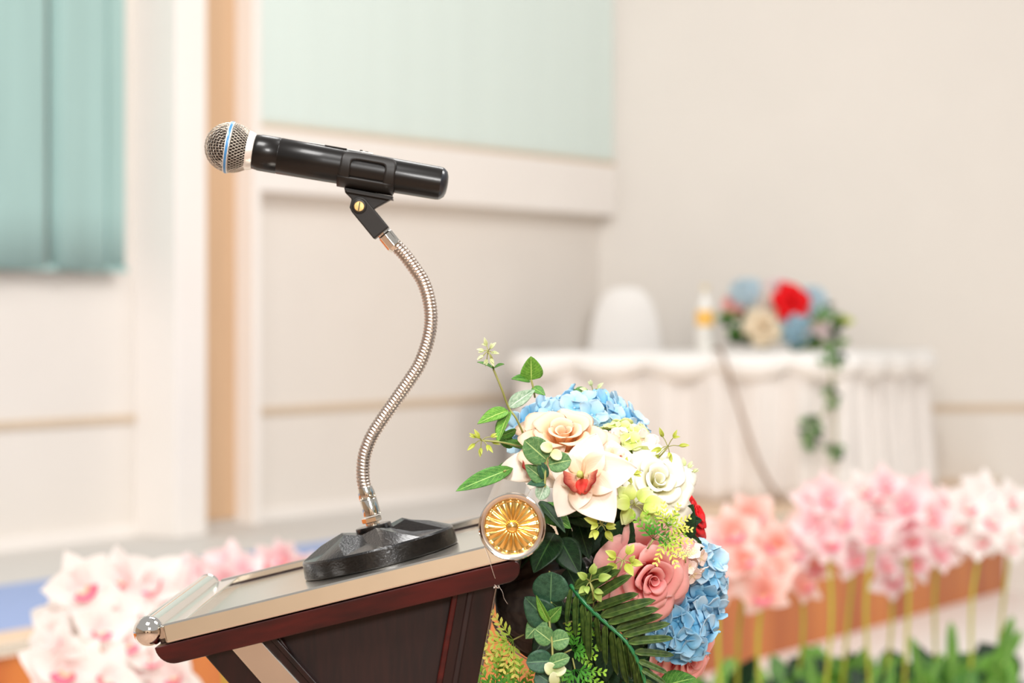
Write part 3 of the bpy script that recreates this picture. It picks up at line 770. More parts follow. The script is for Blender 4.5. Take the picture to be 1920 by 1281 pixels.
# resample evenly
d = [0]
for i in range(1, len(path)): d.append(d[-1]+(path[i]-path[i-1]).length)
TLn = d[-1]; pitch = 0.00345; ns = int(TLn/pitch)*6; rs_ = []
j = 0
for i in range(ns+1):
    t = TLn*i/ns
    while j < len(d)-2 and d[j+1] < t: j += 1
    f_ = (t-d[j])/max(1e-9, d[j+1]-d[j]); rs_.append(path[j].lerp(path[j+1], f_))
prof = [0.0062, 0.00715, 0.0074, 0.0073, 0.00705, 0.00675]
mbn = MB(); ptsn = [inv @ p for p in rs_]
vsn = []; nn_ = 20; upv = V((0, 1, 0)); m = len(ptsn)
for i, p in enumerate(ptsn):
    t = (ptsn[min(i+1, m-1)]-ptsn[max(i-1, 0)]).normalized()
    a1 = (upv-t*upv.dot(t)).normalized(); b1 = t.cross(a1)
    for k in range(nn_):
        th = 2*pi*k/nn_; ph = (i+6*k/nn_) % 6; i0 = int(ph) % 6; fr = ph-int(ph); r = prof[i0]*(1-fr)+prof[(i0+1) % 6]*fr
        vsn.append(p+a1*(r*cos(th))+b1*(r*sin(th)))
mbn.add(vsn, [(jj*nn_+k, jj*nn_+(k+1) % nn_, (jj+1)*nn_+(k+1) % nn_, (jj+1)*nn_+k) for jj in range(m-1) for k in range(nn_)])
obj('gooseneck', mbn, M['goose'], stand)
pC, pD = G(744, 467), G(719, 436)
ax = (pD-pC).normalized(); L2 = (pD-pC).length
CT = inv @ frame(pC, ax, x=(0, 1, 0))
obj('upper_connector', MB().lathe([(0.0, 0), (0.0068, 0.0), (0.0084, L2*0.2), (0.0084, L2*0.85), (0.0074, L2*0.92), (0.0074, L2*1.05)], 8, T=CT), M['chrome'], stand, smooth=False, bevel=0.0008)

# ------------------------------------------------------------------ microphone clip
scr_p = G(675, 388)
axd = (G(716, 438)-scr_p).normalized()          # arm direction
perp = V((axd.z, 0, -axd.x))
CLT = basis(scr_p, axd, V((0, 1, 0)), axd.cross(V((0, 1, 0))))
clip = empty('microphone_clip', CLT, 'black swivel clip with rounded window holding the microphone', 'microphone clip')
# arm: rounded end, two plates
def arm_outline(w, l0, n=10):
    pts = [(l0, -w), (l0, w)]
    for t in range(n+1):
        q = pi/2+t*pi/n; pts.append((w*cos(q)*0.98, w*sin(q)))
    return pts
Lm = (G(716, 438)-scr_p).length
obj('swivel_arm', MB().prism(arm_outline(0.0100, Lm), -0.0115, 0.0115), M['clip_black'], clip, smooth=False, bevel=0.0012)
obj('screw_recess', MB().lathe([(0.0078, -0.0002), (0.0078, 0.0008), (0.0066, 0.0012)], 32, T=Matrix.Translation((0.0, -0.0113, 0.0)) @ Matrix.Rotation(pi/2, 4, 'X')), M['clip_black'], clip)
sr = obj('brass_screw', MB().lathe([(0.0, 0.0), (0.0053, 0.0), (0.0053, 0.0016), (0.0048, 0.0021), (0.0, 0.0023)], 28, T=Matrix.Translation((0.0, -0.0116, 0.0)) @ Matrix.Rotation(pi/2, 4, 'X')), M['brass'], clip, auto=40)
RTs = Matrix.Translation((0, -0.0139, 0)) @ Matrix.Rotation(0.85, 4, 'Y')
obj('screw_slot', MB().box(-0.0046, 0.0046, -0.0003, 0.0004, -0.0006, 0.0006, T=RTs), M['stem_d'], sr, smooth=False)

# microphone frame: origin ball centre, x along the body (towards the tail)
mO = G(430.5, 276.5); mE = G(830, 345)
mx = (mE-mO).normalized(); MT = basis(mO, mx, V((0, 1, 0)), mx.cross(V((0, 1, 0))))
mm = q_                                         # one px in metres at this depth
mic = empty('handheld_microphone', MT, 'black wireless handheld microphone with silver mesh head and blue ring', 'microphone')
RX = Matrix.Rotation(pi/2, 4, 'Y')              # lathe z -> mic x
body = [(0, 46), (31, 46), (32.5, 47.5), (33.2, 54), (34.2, 58), (34.3, 92.3), (33.6, 93), (33.6, 94), (34.3, 94.7), (33.6, 180), (32.2, 300), (31.2, 396), (30.4, 402)]
obj('body_tube', MB().lathe([(r*mm, x*mm) for r, x in body], 72, T=RX, caps=False), M['mic_black'], mic, auto=50)
obj('end_cap', MB().lathe([(r*mm, x*mm) for r, x in [(30.4, 401.8), (29.6, 404), (27.5, 407), (24, 411), (16, 414), (6, 415), (0.01, 415.2)]], 64, T=RX, caps=False), M['mic_cap'], mic, auto=50)
obj('silver_collar', MB().lathe([(r*mm, x*mm) for r, x in [(33, 33.5), (36.8, 34), (36.6, 38), (33.6, 46.5), (31, 47.2)]], 64, T=RX, caps=False), M['silver_collar'], mic, auto=50)
RB = 46.2*mm
obj('inner_foam', MB().lathe([(max(1e-5, RB*0.9*sin(t*pi/24)), -RB*0.9*cos(t*pi/24)) for t in range(19)], 40, T=RX), M['foam'], mic)
obj('blue_ring', MB().lathe([(r*mm, x*mm) for r, x in [(44, -2.6), (48.6, -2.6), (49.3, -1.6), (49.3, 1.6), (48.6, 2.6), (44, 2.6)]], 72, T=RX, caps=False), M['blue_ring'], mic, auto=50)
for xx in (-3.3, 3.3):
    obj('silver_band', MB().lathe([(r*mm, (x+xx)*mm) for r, x in [(44, -0.8), (48.7, -0.8), (48.7, 0.8), (44, 0.8)]], 64, T=RX, caps=False), M['silver_collar'], mic, auto=50)
# woven wire head: front dome as a square weave, rear zone as meridians and parallels
wr = 0.00029; amp = 0.00038; gm = MB()
NW = 23
def dome_pt(a, b, dr):                           # a,b in [-1,1] -> hemisphere facing -x
    A, B = a*1.02*pi/2*0.98, b*1.02*pi/2*0.98
    v = V((0, sin(A)*cos(B*0.55), sin(B)*cos(A*0.55)))
    s_ = v.y*v.y+v.z*v.z
    if s_ > 0.995: return None
    v.x = -sqrt(1-s_); return v*(RB+dr)
for fam in range(2):
    for i in range(NW):
        a = -1+2*(i+0.5)/NW; seg = []
        for jx in range(NW*3+1):
            b = -1+2*jx/(NW*3); ph = sin(pi*jx/3+pi/2*0)*(1 if (i % 2) else -1)*(1 if fam else -1)
            p = dome_pt(a, b, amp*ph) if fam == 0 else dome_pt(b, a, amp*ph)
            if p is None:
                if len(seg) > 3: gm.tube(seg, wr, 4, caps=False)
                seg = []
            else: seg.append(p)
        if len(seg) > 3: gm.tube(seg, wr, 4, caps=False)
# rear zone between ring (x=4mm..) and collar
xz0, xz1 = 3*mm, 34*mm
def zone_r(x):
    t = (x-xz0)/(xz1-xz0)
    return (46.2*(1-t**2.1)+36.5*t**2.1)*mm
NM = 46; NPar = 8
for sgn in (1, -1):
    for k in range(NM):
        seg = []
        for jx in range(NPar*3+1):
            t = jx/(NPar*3); x = xz0+(xz1-xz0)*t; r = zone_r(x)+amp*sin(pi*jx/1.5+k*pi)*sgn
            q = 2*pi*(k/NM)+sgn*t*0.42; seg.append((x, r*cos(q), r*sin(q)))
        gm.tube(seg, wr, 4, caps=False)
obj('wire_mesh_head', gm, M['grille'], mic)
# switch and display along the top of the body
obj('status_window', MB().box(146*mm, 176*mm, -9*mm, 9*mm, 33.0*mm, 34.6*mm), M['display'], mic, smooth=False, bevel=0.0003)
obj('status_window', MB().box(218*mm, 246*mm, -9*mm, 9*mm, 32.2*mm, 33.9*mm), M['display'], mic, smooth=False, bevel=0.0003)
obj('top_strip', MB().box(176*mm, 218*mm, -10*mm, 10*mm, 32*mm, 34.6*mm), M['mic_black'], mic, smooth=False, bevel=0.0003)
obj('switch_plate', MB().box(244*mm, 268*mm, -8*mm, 8*mm, 32*mm, 34.4*mm), M['silver_collar'], mic, smooth=False, bevel=0.0003)
obj('switch_button', MB().box(252*mm, 258*mm, -4*mm, 4*mm, 34*mm, 36.0*mm), M['mic_black'], mic, smooth=False, bevel=0.0004)
obj('switch_button', MB().box(242*mm, 247*mm, -4*mm, 4*mm, 33*mm, 37.0*mm), M['mic_black'], mic, smooth=False, bevel=0.0004)

# clip cradle: two windowed side cheeks wrapped round the body
IC = CLT.inverted() @ MT
xc = (691-430.5)/cos(atan2(68.5, 399.5))*mm; Rc = 34.6*mm
def cheek(sgn):
    mb = MB(); n = 64; hx, hp = 52*mm, radians(66); pc = radians(-12)
    def rrect(t, hx_, hp_, r):                  # superellipse-like rounded rectangle
        q = 2*pi*t; e = 0.32
        cx, cy = cos(q), sin(q)
        return (abs(cx)**e*(1 if cx > 0 else -1)*hx_, abs(cy)**e*(1 if cy > 0 else -1)*hp_)
    def fn(u, v):
        xo, po = rrect(u, hx*(1.0), hp, 0); xi, pi_ = rrect(u, hx*0.62, hp*0.50, 0)
        x = xo*(1-v)+xi*v; p = po*(1-v)+(pi_+radians(6))*v
        if po < 0: x *= 1+0.05*(-po/hp)*(1-v)
        phi = pc+p
        flare = 1.0+0.0*v
        return (xc+x, -sgn*Rc*flare*cos(phi)*1.02, Rc*sin(phi)*1.03)
    mb.grid(n, 5, fn, close_u=True, T=IC)
    return mb
for s_ in (1, -1):
    obj('cradle_cheek', cheek(s_), M['clip_black'], clip, solid=0.0030)
def trough_(u, v):
    phi = radians(-150+120*v); x = (u*2-1)*53*mm
    return (xc+x-1*mm, Rc*1.03*cos(phi), Rc*1.03*sin(phi))
obj('cradle_floor', MB().grid(6, 16, trough_, T=IC), M['clip_black'], clip, solid=0.003)
wed = [G(646, 352), G(738, 369), G(735, 374), G(704, 391), G(692, 402), G(664, 402), G(656, 390), G(660, 374), G(648, 362)]
wl = [CLT.inverted() @ p for p in wed]
obj('clip_neck', MB().prism([(p.x, p.z) for p in wl], -0.0075, 0.0075), M['clip_black'], clip, smooth=False, bevel=0.001)
obj('neck_rib', MB().prism([(p.x, p.z) for p in [CLT.inverted() @ g for g in (G(650, 357), G(737, 373), G(737, 376), G(652, 361))]], -0.012, 0.012), M['clip_black'], clip, smooth=False)

# ------------------------------------------------------------------ flowers on the lectern front
def rose(name, label, px, py, Y, facing, R, mi, mo, seed, outer=6, open_=1.0, sh=1.0, cat='flower', group=None, roll=0, loose=False):
    T = frame(P(px, py, Y), facing, roll=roll); r = plant_root(name, T @ Matrix.Translation((0, 0, -0.45*R)), label, cat, group)
    make_rose(r, R, mi, mo, seed, open_, sh, outer, loose=loose); return r

hydrangea('blue_hydrangea', 'pale blue hydrangea head arching over the peach rose', P(1088, 838, 2.55), (0.069, 0.05, 0.050), 0.05, 0.0190, ['blue', 'blue', 't_blue2', 'bluedeep'], 50, 11, up=(0.05, -0.45, 1))
hydrangea('lime_hydrangea', 'lime and blush hydrangea head between peach rose and white rose', P(1166, 846, 2.49), (0.030, 0.028, 0.026), 0.0, 0.0125, ['lime', 'lime', 'blush'], 26, 12, up=(0.1, -0.7, 1))
rose('peach_rose', 'large peach rose at the top of the lectern arrangement', 1056, 820, 2.44, (0.02, -0.55, 0.80), 0.046, 'peach', 'peach', 21, outer=5, loose=True)
rose('white_rose', 'ivory white rose right of the orchid with red lip', 1232, 905, 2.44, (0.28, -0.75, 0.45), 0.040, 'ivory', 'ivory', 22, outer=5, loose=True)
rose('pink_rose', 'large salmon pink rose at the right of the palm frond', 1212, 1080, 2.42, (0.40, -0.90, -0.20), 0.050, 'pinkdeep', 'pink', 23, outer=6, open_=0.98, roll=1.0)
rose('pink_rose', 'lower pink rose tucked under the blue hydrangea at the bottom edge', 1284, 1232, 2.50, (0.45, -0.6, -0.3), 0.036, 'pink', 'pink', 24, outer=5)
rose('red_rose', 'red rose showing at the right edge behind the dark serrated leaf', 1290, 972, 2.54, (0.85, -0.35, 0.35), 0.034, 'red', 'red', 25, outer=6)
hydrangea('blue_hydrangea', 'sky blue hydrangea head at the right of the large pink rose', P(1304, 1098, 2.50), (0.026, 0.024, 0.040), -0.25, 0.0180, ['bluedeep', 'blue'], 24, 13, up=(0.55, -0.8, 0.1))
hydrangea('blue_hydrangea', 'ruffled blue hydrangea head below the large pink rose', P(1275, 1178, 2.47), (0.028, 0.024, 0.026), -0.25, 0.0185, ['bluedeep', 'bluedeep', 'blue'], 20, 14, up=(0.4, -0.9, 0.0))
hydrangea('blush_hydrangea', 'small blush white floret cluster above the blue hydrangea at the right', P(1292, 1052, 2.45), (0.012, 0.010, 0.018), -0.2, 0.0095, ['blush'], 9, 15, up=(0.3, -0.9, 0.2))

def orchid(name, label, px, py, Y, facing, size, spec, seed, roll=0, group=None):
    """spec: list of (angle, length, half width, bend, cup)"""
    T = frame(P(px, py, Y), facing, x=(1, 0, 0), roll=roll); r = plant_root(name, T, label, 'flower', group)
    for i, (an, L, w, be, cu_) in enumerate(spec):
        g = flat_petal(L*size, w*size, be, cu_, ruff=0.03*size, seed=seed+i)
        Tm = Matrix.Rotation(radians(an)-pi/2, 4, 'Z') @ Matrix.Rotation(0.18, 4, 'X')
        obj('petal', g, M['cream'], r, T=Tm, solid=0.0006)
    def lobe(sg):                                # upright side lobe, speckled red inside its margin
        def f(u, v):
            q = -pi/2+sg*(0.25+1.55*u); ro_ = size*(0.12+0.21*v**0.8+0.015*sin(u*14)*v)
            return (ro_*cos(q)*1.05, ro_*sin(q)*1.15+0.02*size, size*(0.05+0.38*v-0.06*v*v)*(0.7+0.3*sin(pi*u)))
        return MB().grid(12, 9, f, uvfn=lambda u, v: (u, 0.1+0.9*v*(0.75+0.25*sin(pi*u))))
    lp = obj('lip', lobe(1), M['lip_speckle'], r, solid=0.0008)
    obj('side_lobe', lobe(-1), M['lip_speckle'], lp, solid=0.0008)
    def tong(u, v):
        uu = u*2-1; w = 0.18*size*sin(pi*(0.12+0.84*v))**0.7
        return (uu*w+0.02*size, -size*(0.06+0.30*v), size*(0.14+0.26*v-0.20*v*v-0.10*abs(uu)**2+0.015*sin(uu*9)))
    obj('lip_front', MB().grid(10, 10, tong), M['lip_red'], lp, solid=0.0016)
    col = MB().tube([(0, 0.0, 0.05*size), (0, 0.05*size, 0.2*size), (0, 0.03*size, 0.34*size), (0, -0.03*size, 0.4*size)], lambda t: size*(0.045+0.02*t), 10)
    obj('column', col, M['yellow'], r)
    return r
orchid('white_orchid', 'cream white orchid with a red speckled lip above the gold rosette', 1092, 896, 2.38, (-0.18, -0.95, 0.25), 0.048,
       [(72, 0.95, 0.40, 0.20, .3), (8, 1.12, 0.46, 0.25, .35), (-56, 1.16, 0.50, 0.12, .3), (150, 0.8, 0.36, 0.25, .3), (-122, 0.95, 0.42, 0.12, .35)], 31)
# second orchid, mostly hidden behind the eucalyptus: its left sepal and speckled lobe show
orchid('cream_orchid', 'cream orchid left of the speckled one with its petal over the steel tube', 1012, 872, 2.425, (-0.35, -0.8, 0.4), 0.040,
       [(185, 1.15, 0.42, 0.10, .2), (110, 0.8, 0.4, 0.2, .2), (-60, 0.75, 0.4, 0.2, .2), (250, 0.7, 0.35, 0.1, .2), (30, 0.8, 0.35, 0.2, .2)], 35)
orchid('blush_orchid', 'small blush cream blossom between peach rose and white rose', 1148, 862, 2.43, (0.1, -0.9, 0.45), 0.024,
       [(90, 0.9, 0.5, 0.3, .3), (20, 0.9, 0.5, 0.3, .3), (-50, 0.9, 0.5, 0.2, .3), (-130, 0.9, 0.5, 0.2, .3), (165, 0.9, 0.5, 0.2, .3)], 38)

# ---- eucalyptus sprigs
def sprig(name, label, stems, leaves, stem_mat='stem', r=0.0011, cat='foliage', group=None):
    o = plant_root(name, stems[0][0], label, cat, group)
    for s_ in stems: wtube(o, 'stem', s_, r, stem_mat)
    for L in leaves:
        leaf(o, *L[:2], *L[2:5], **(L[5] if len(L) > 5 else {}))
    return o
q = lambda x, y, Y=2.40: P(x, y, Y)
sprig('eucalyptus_sprig', 'tall thin sprig with one folded leaf standing highest on the left',
      [[q(985, 822, 2.46), q(968, 785, 2.45), q(954, 765, 2.45), q(940, 728, 2.44), q(925, 692, 2.44)]],
      [(q(925, 692, 2.44), q(898, 675, 2.43), 0.55, 'ovate', 'leaf_mid', dict(facing=(0.1, -0.5, 0.9))),
       (q(926, 691, 2.44), q(943, 680, 2.43), 0.7, 'ovate', 'leaf_mid', dict(facing=(0, -0.6, 0.8))),
       (q(953, 770, 2.45), q(897, 788, 2.43), 0.62, 'ovate', 'leaf_bright', dict(facing=(-0.2, -0.9, 0.6))),
       (q(956, 772, 2.45), q(929, 826, 2.42), 0.55, 'ovate', 'leaf_bright', dict(facing=(-0.6, -0.7, 0.2), bend=0.1)),
       (q(968, 806, 2.45), q(932, 824, 2.44), 0.8, 'ovate', 'leaf_mid', dict(facing=(0.1, -0.5, -0.5))),
       (q(954, 765, 2.46), q(1003, 727, 2.47), 0.62, 'ovate', 'leaf_sheen', dict(facing=(-0.2, -0.9, 0.3))),
       (q(985, 838, 2.46), q(945, 826, 2.45), 0.55, 'ovate', 'leaf_mid', dict(facing=(0, -0.9, 0.5)))])
sprig('leafy_sprig', 'short sprig with one broad upright green leaf above the blue hydrangea',
      [[q(1003, 745, 2.50), q(1000, 728, 2.49), q(996, 712, 2.49)]],
      [(q(996, 713, 2.49), q(996, 669, 2.48), 1.0, 'heart', 'leaf_bright', dict(facing=(0.2, -0.95, 0.2), bend=0.05)),
       (q(993, 714, 2.49), q(963, 706, 2.47), 0.6, 'ovate', 'leaf_mid', dict(facing=(0, -0.8, 0.6))),
       (q(998, 727, 2.49), q(1022, 738, 2.48), 0.9, 'ovate', 'leaf_mid', dict(facing=(0, -0.7, 0.7)))])
sprig('leafy_sprig', 'small round green leaves peeking over the top of the blue hydrangea',
      [[q(1090, 790, 2.56), q(1092, 745, 2.57)], [q(1130, 790, 2.56), q(1134, 755, 2.56)]],
      [(q(1085, 750, 2.56), q(1098, 727, 2.56), 1.3, 'round', 'leaf_mid', dict(facing=(0, -0.9, 0.4))),
       (q(1072, 742, 2.56), q(1074, 728, 2.56), 1.1, 'round', 'leaf_mid', dict(facing=(0, -0.9, 0.4))),
       (q(1134, 762, 2.55), q(1134, 745, 2.55), 1.05, 'round', 'leaf_bright', dict(facing=(0.1, -0.95, 0.3)))])
sprig('eucalyptus_sprig', 'soft green round-leaved sprig hanging in front of the peach rose and orchid',
      [[q(1032, 842, 2.355), q(1024, 870, 2.352), q(1022, 900, 2.350), q(1022, 922, 2.352)]],
      [(q(1026, 864, 2.353), q(984, 826, 2.345), 0.92, 'round', 'leaf_euc_l', dict(facing=(-0.1, -0.95, 0.35), bend=0.05)),
       (q(1028, 872, 2.352), q(1070, 862, 2.345), 0.95, 'round', 'leaf_euc_l', dict(facing=(0.2, -0.9, 0.35), bend=0.1)),
       (q(1020, 900, 2.352), q(986, 872, 2.347), 0.75, 'heart', 'leaf_euc_l', dict(facing=(-0.2, -0.9, 0.3))),
       (q(1022, 898, 2.352), q(1014, 868, 2.347), 0.7, 'round', 'leaf_euc', dict(facing=(0.2, -0.9, 0.3))),
       (q(1024, 905, 2.352), q(990, 905, 2.345), 0.85, 'ovate', 'leaf_euc', dict(facing=(-0.1, -0.8, 0.6))),
       (q(1022, 908, 2.352), q(1012, 936, 2.344), 0.95, 'round', 'leaf_sheen', dict(facing=(0, -0.8, -0.3))),
       (q(1036, 842, 2.350), q(1014, 836, 2.346), 0.95, 'round', 'palebud', dict(facing=(0, -0.95, 0.3))),
       (q(1034, 846, 2.350), q(1052, 860, 2.346), 0.95, 'round', 'palebud', dict(facing=(0.1, -0.95, 0.3)))])
sprig('lance_leaf_sprig', 'long pointed variegated leaf reaching left over the lectern',
      [[q(960, 878, 2.44), q(945, 884, 2.42)]],
      [(q(962, 878, 2.43), q(857, 917, 2.38), 0.72, 'lance', 'leaf_mid', dict(facing=(0.2, -0.8, 0.6), bend=0.05)),
       (q(962, 872, 2.45), q(925, 884, 2.43), 0.5, 'ovate', 'leaf_mid', dict(facing=(0.2, -0.7, 0.4)))])
sprig('eucalyptus_sprig', 'blue-green round-leaved sprig drooping below the steel tube',
      [[q(1030, 1072, 2.38), q(1036, 1110, 2.36), q(1030, 1160, 2.35), q(1035, 1205, 2.345), q(1037, 1250, 2.34), q(1040, 1300, 2.34)]],
      [(q(1032, 1130, 2.355), q(1034, 1073, 2.35), 1.25, 'round', 'leaf_euc', dict(facing=(-0.1, -0.95, 0.2), bend=0.05)),
       (q(1030, 1166, 2.352), q(984, 1122, 2.345), 0.95, 'heart', 'leaf_euc', dict(facing=(-0.3, -0.9, 0.2))),
       (q(1030, 1168, 2.350), q(1003, 1120, 2.343), 0.42, 'ovate', 'leaf_bright', dict(facing=(-0.6, -0.8, 0.5))),
       (q(1026, 1165, 2.352), q(1052, 1140, 2.343), 0.9, 'ovate', 'leaf_mid', dict(facing=(0.3, -0.9, 0.2))),
       (q(1022, 1160, 2.352), q(985, 1196, 2.345), 1.1, 'ovate', 'leaf_euc_l', dict(facing=(-0.4, -0.9, 0.1))),
       (q(1034, 1204, 2.346), q(1005, 1180, 2.34), 1.0, 'round', 'leaf_euc_l', dict(facing=(-0.1, -0.9, 0.4))),
       (q(1034, 1204, 2.346), q(1066, 1196, 2.34), 1.25, 'round', 'leaf_euc_l', dict(facing=(0.1, -0.9, 0.4))),
       (q(1036, 1240, 2.342), q(988, 1242, 2.335), 0.95, 'round', 'leaf_euc', dict(facing=(-0.1, -0.95, 0.2))),
       (q(1030, 1246, 2.340), q(1066, 1232, 2.333), 0.75, 'round', 'leaf_euc_l', dict(facing=(0.1, -0.9, 0.4))),
       (q(1038, 1262, 2.338), q(1024, 1246, 2.332), 1.0, 'round', 'palebud', dict(facing=(0, -0.9, 0.4))),
       (q(1038, 1262, 2.338), q(1060, 1254, 2.332), 0.9, 'round', 'palebud', dict(facing=(0, -0.9, 0.4))),
       (q(1040, 1285, 2.338), q(1038, 1262, 2.332), 0.8, 'round', 'palebud', dict(facing=(0, -0.9, 0.4))),
       (q(1045, 1290, 2.34), q(1005, 1262, 2.338), 1.0, 'round', 'leaf_euc', dict(facing=(0, -0.95, 0.2)))])

# ---- large serrated rose leaves and dark mass
rl = plant_root('rose_leaf_spray', P(1120, 1000, 2.48), 'dark serrated rose leaves filling the middle of the arrangement', 'foliage')
for b, t, w, m_, f_ in [
    ((1145, 1055, 2.42), (1180, 968, 2.40), 0.85, 'leaf_dark', (0, -0.95, 0.3)),
    ((1250, 1030, 2.46), (1298, 950, 2.44), 0.95, 'leaf_dark', (0.1, -0.95, 0.25)),
    ((1310, 1050, 2.46), (1262, 990, 2.45), 0.85, 'leaf_dark', (0, -0.95, 0.2)),
    ((1010, 950, 2.41), (1068, 985, 2.38), 0.75, 'leaf_mid', (-0.1, -0.8, 0.6)),
    ((1010, 940, 2.40), (1062, 992, 2.37), 0.42, 'leaf_dark', (0.5, -0.8, 0.2)),
    ((1050, 1010, 2.43), (1085, 1075, 2.41), 0.95, 'leaf_dark', (-0.1, -0.95, 0.2)),
    ((1040, 1000, 2.43), (1000, 1068, 2.40), 0.95, 'leaf_dark', (-0.3, -0.9, 0.2)),
    ((1085, 985, 2.45), (1105, 1045, 2.43), 0.8, 'leaf_dark', (0.1, -0.9, 0.2)),
    ((1060, 960, 2.45), (1120, 985, 2.43), 0.7, 'leaf_dark', (0, -0.9, 0.4)),
    ((1130, 1090, 2.46), (1125, 1030, 2.45), 0.9, 'leaf_dark', (0, -0.95, 0.1)),
    ((1010, 1110, 2.44), (1060, 1150, 2.42), 0.9, 'leaf_dark', (0, -0.95, 0.1)),
    ((1060, 1130, 2.45), (1075, 1200, 2.43), 0.9, 'leaf_dark', (0, -0.95, 0.1)),
    ((1040, 1170, 2.45), (1000, 1230, 2.43), 0.8, 'leaf_dark', (0, -0.95, 0.1)),
    ((1100, 1180, 2.46), (1120, 1270, 2.44), 0.8, 'leaf_dark', (0, -0.95, 0.1)),
    ((1150, 1200, 2.48), (1190, 1290, 2.46), 0.8, 'leaf_dark', (0, -0.95, 0.1)),
    ((1120, 1130, 2.47), (1170, 1180, 2.46), 0.9, 'leaf_dark', (0, -0.95, 0.1)),
    ((1080, 1220, 2.46), (1060, 1300, 2.44), 0.9, 'leaf_dark', (0, -0.95, 0.1)),
    ((1130, 1240, 2.46), (1150, 1310, 2.44), 0.9, 'leaf_dark', (0, -0.95, 0.1)),
    ((1235, 1290, 2.46), (1300, 1268, 2.44), 0.9, 'leaf_mid', (0, -0.8, 0.6)),
    ((1180, 1260, 2.49), (1240, 1300, 2.47), 0.9, 'leaf_dark', (0, -0.95, 0.1)),
    ((1230, 990, 2.48), (1200, 1060, 2.46), 0.9, 'leaf_dark', (0, -0.95, 0.1)),
    ((1170, 950, 2.48), (1240, 1000, 2.46), 0.9, 'leaf_dark', (0, -0.95, 0.1)),
    ((960, 840, 2.47), (930, 800, 2.46), 0.6, 'leaf_mid', (-0.3, -0.8, 0.3))]:
    leaf(rl, P(*b), P(*t), w, 'ovate', m_, facing=f_, serr=11, bend=0.12, fold=0.15)
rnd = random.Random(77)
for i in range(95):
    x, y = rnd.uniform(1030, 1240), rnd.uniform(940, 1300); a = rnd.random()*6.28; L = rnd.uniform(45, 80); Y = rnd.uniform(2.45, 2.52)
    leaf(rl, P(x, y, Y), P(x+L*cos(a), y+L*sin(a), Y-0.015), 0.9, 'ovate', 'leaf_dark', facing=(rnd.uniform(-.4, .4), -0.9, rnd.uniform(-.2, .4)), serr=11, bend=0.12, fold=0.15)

# ---- palm frond with its rachis
pf = plant_root('palm_frond', P(1072, 1105, 2.385), 'arching green palm frond sweeping down to the bottom edge', 'foliage')
rp = [P(1070, 1098, 2.385), P(1100, 1135, 2.365), P(1140, 1172, 2.355), P(1175, 1205, 2.35), P(1200, 1250, 2.35), P(1215, 1300, 2.35)]
wtube(pf, 'rachis', rp, lambda t: 0.0022*(1-0.2*t), 'rachis', 8, 8)
cp = catmull(rp, 12); NL = 14
tipsR = [(1148, 1062), (1160, 1068), (1182, 1078), (1196, 1112), (1228, 1124), (1234, 1140), (1242, 1152), (1256, 1168), (1262, 1196), (1264, 1228), (1252, 1262), (1248, 1282), (1250, 1300), (1245, 1320)]
for i in range(NL):
    b = cp[int((i+0.6)/NL*(len(cp)-1))]
    leaf(pf, b, P(tipsR[i][0], tipsR[i][1], 2.345-0.004*(i % 3)), 1.12, 'strap', 'leaf_palm', facing=(-0.35, -0.85, 0.5), name='leaflet', bend=0.04, fold=0.5)
for i in range(NL):
    b = cp[int((i+0.4)/NL*(len(cp)-1))]
    bp = (b.x/b.y*F+CX, HY-(b.z-H)/b.y*F)
    leaf(pf, b, P(bp[0]-12+i*1.8+(i*7 % 5)*3, bp[1]+70+(i*5 % 4)*9, 2.37-0.004*(i % 2)), 1.2, 'strap', 'leaf_palm', facing=(-0.7, -0.6, 0.1), name='leaflet', bend=0.05, fold=0.4)

# ---- small budded sprigs
def buds(name, label, centre, R, n, mat, seed, spread=(1, 1), lf=0.012, shape='ovate', stemto=None, flat=0.6):
    rnd = random.Random(seed); o = plant_root(name, P(*centre), label, 'foliage')
    c = P(*centre)
    if stemto: wtube(o, 'stem', [P(*stemto), P((stemto[0]+centre[0])/2+3, (stemto[1]+centre[1])/2-2, centre[2]), c], 0.0009, 'stem')
    for i in range(n):
        a = 2*pi*i/n+rnd.uniform(-.35, .35); rr_ = R*(0.35+0.65*rnd.random())
        p = c+V((cos(a)*rr_*spread[0], rnd.uniform(-.006, .004), sin(a)*rr_*spread[1]))
        wtube(o, 'twig', [c, c.lerp(p, 0.5)+V((0, 0, 0.001)), p], 0.0005, 'stem', 5, 3)
        dr = V((cos(a), rnd.uniform(-.5, .1), sin(a))).normalized()
        leaf(o, p, p+dr*lf*rnd.uniform(.8, 1.2), flat, shape, mat, facing=(rnd.uniform(-.3, .3), -0.9, 0.4), bend=0.1, fold=0.3)
        if n > 5 or True:
            dr2 = (dr+V((rnd.uniform(-1, 1), -0.2, rnd.uniform(-1, 1)))*0.8).normalized()
            leaf(o, p, p+dr2*lf*0.8, flat, shape, mat, facing=(rnd.uniform(-.3, .3), -0.9, 0.4), bend=0.1, fold=0.3)
    return o
buds('budded_sprig', 'thin yellow budded twig reaching left below the green leaves', (903, 826, 2.42), 0.011, 7, 'yellow', 1, (1.1, .7), 0.009, stemto=(975, 838, 2.45), flat=0.55)
buds('budded_sprig', 'light green succulent cluster beside the palm rachis', (1106, 1092, 2.345), 0.009, 5, 'greenbud', 2, (1, 1.3), 0.012, stemto=(1112, 1140, 2.38), flat=0.9)
buds('budded_sprig', 'yellow-green bud cluster touching the left of the large pink rose', (1168, 1052, 2.355), 0.008, 5, 'yellow', 3, (1.3, .9), 0.012, stemto=(1150, 1090, 2.40), flat=0.85)
buds('budded_sprig', 'yellow-green buds hanging below the cream orchid', (1128, 985, 2.37), 0.010, 5, 'yellow', 4, (1, 1), 0.013, stemto=(1110, 960, 2.42), flat=0.8)
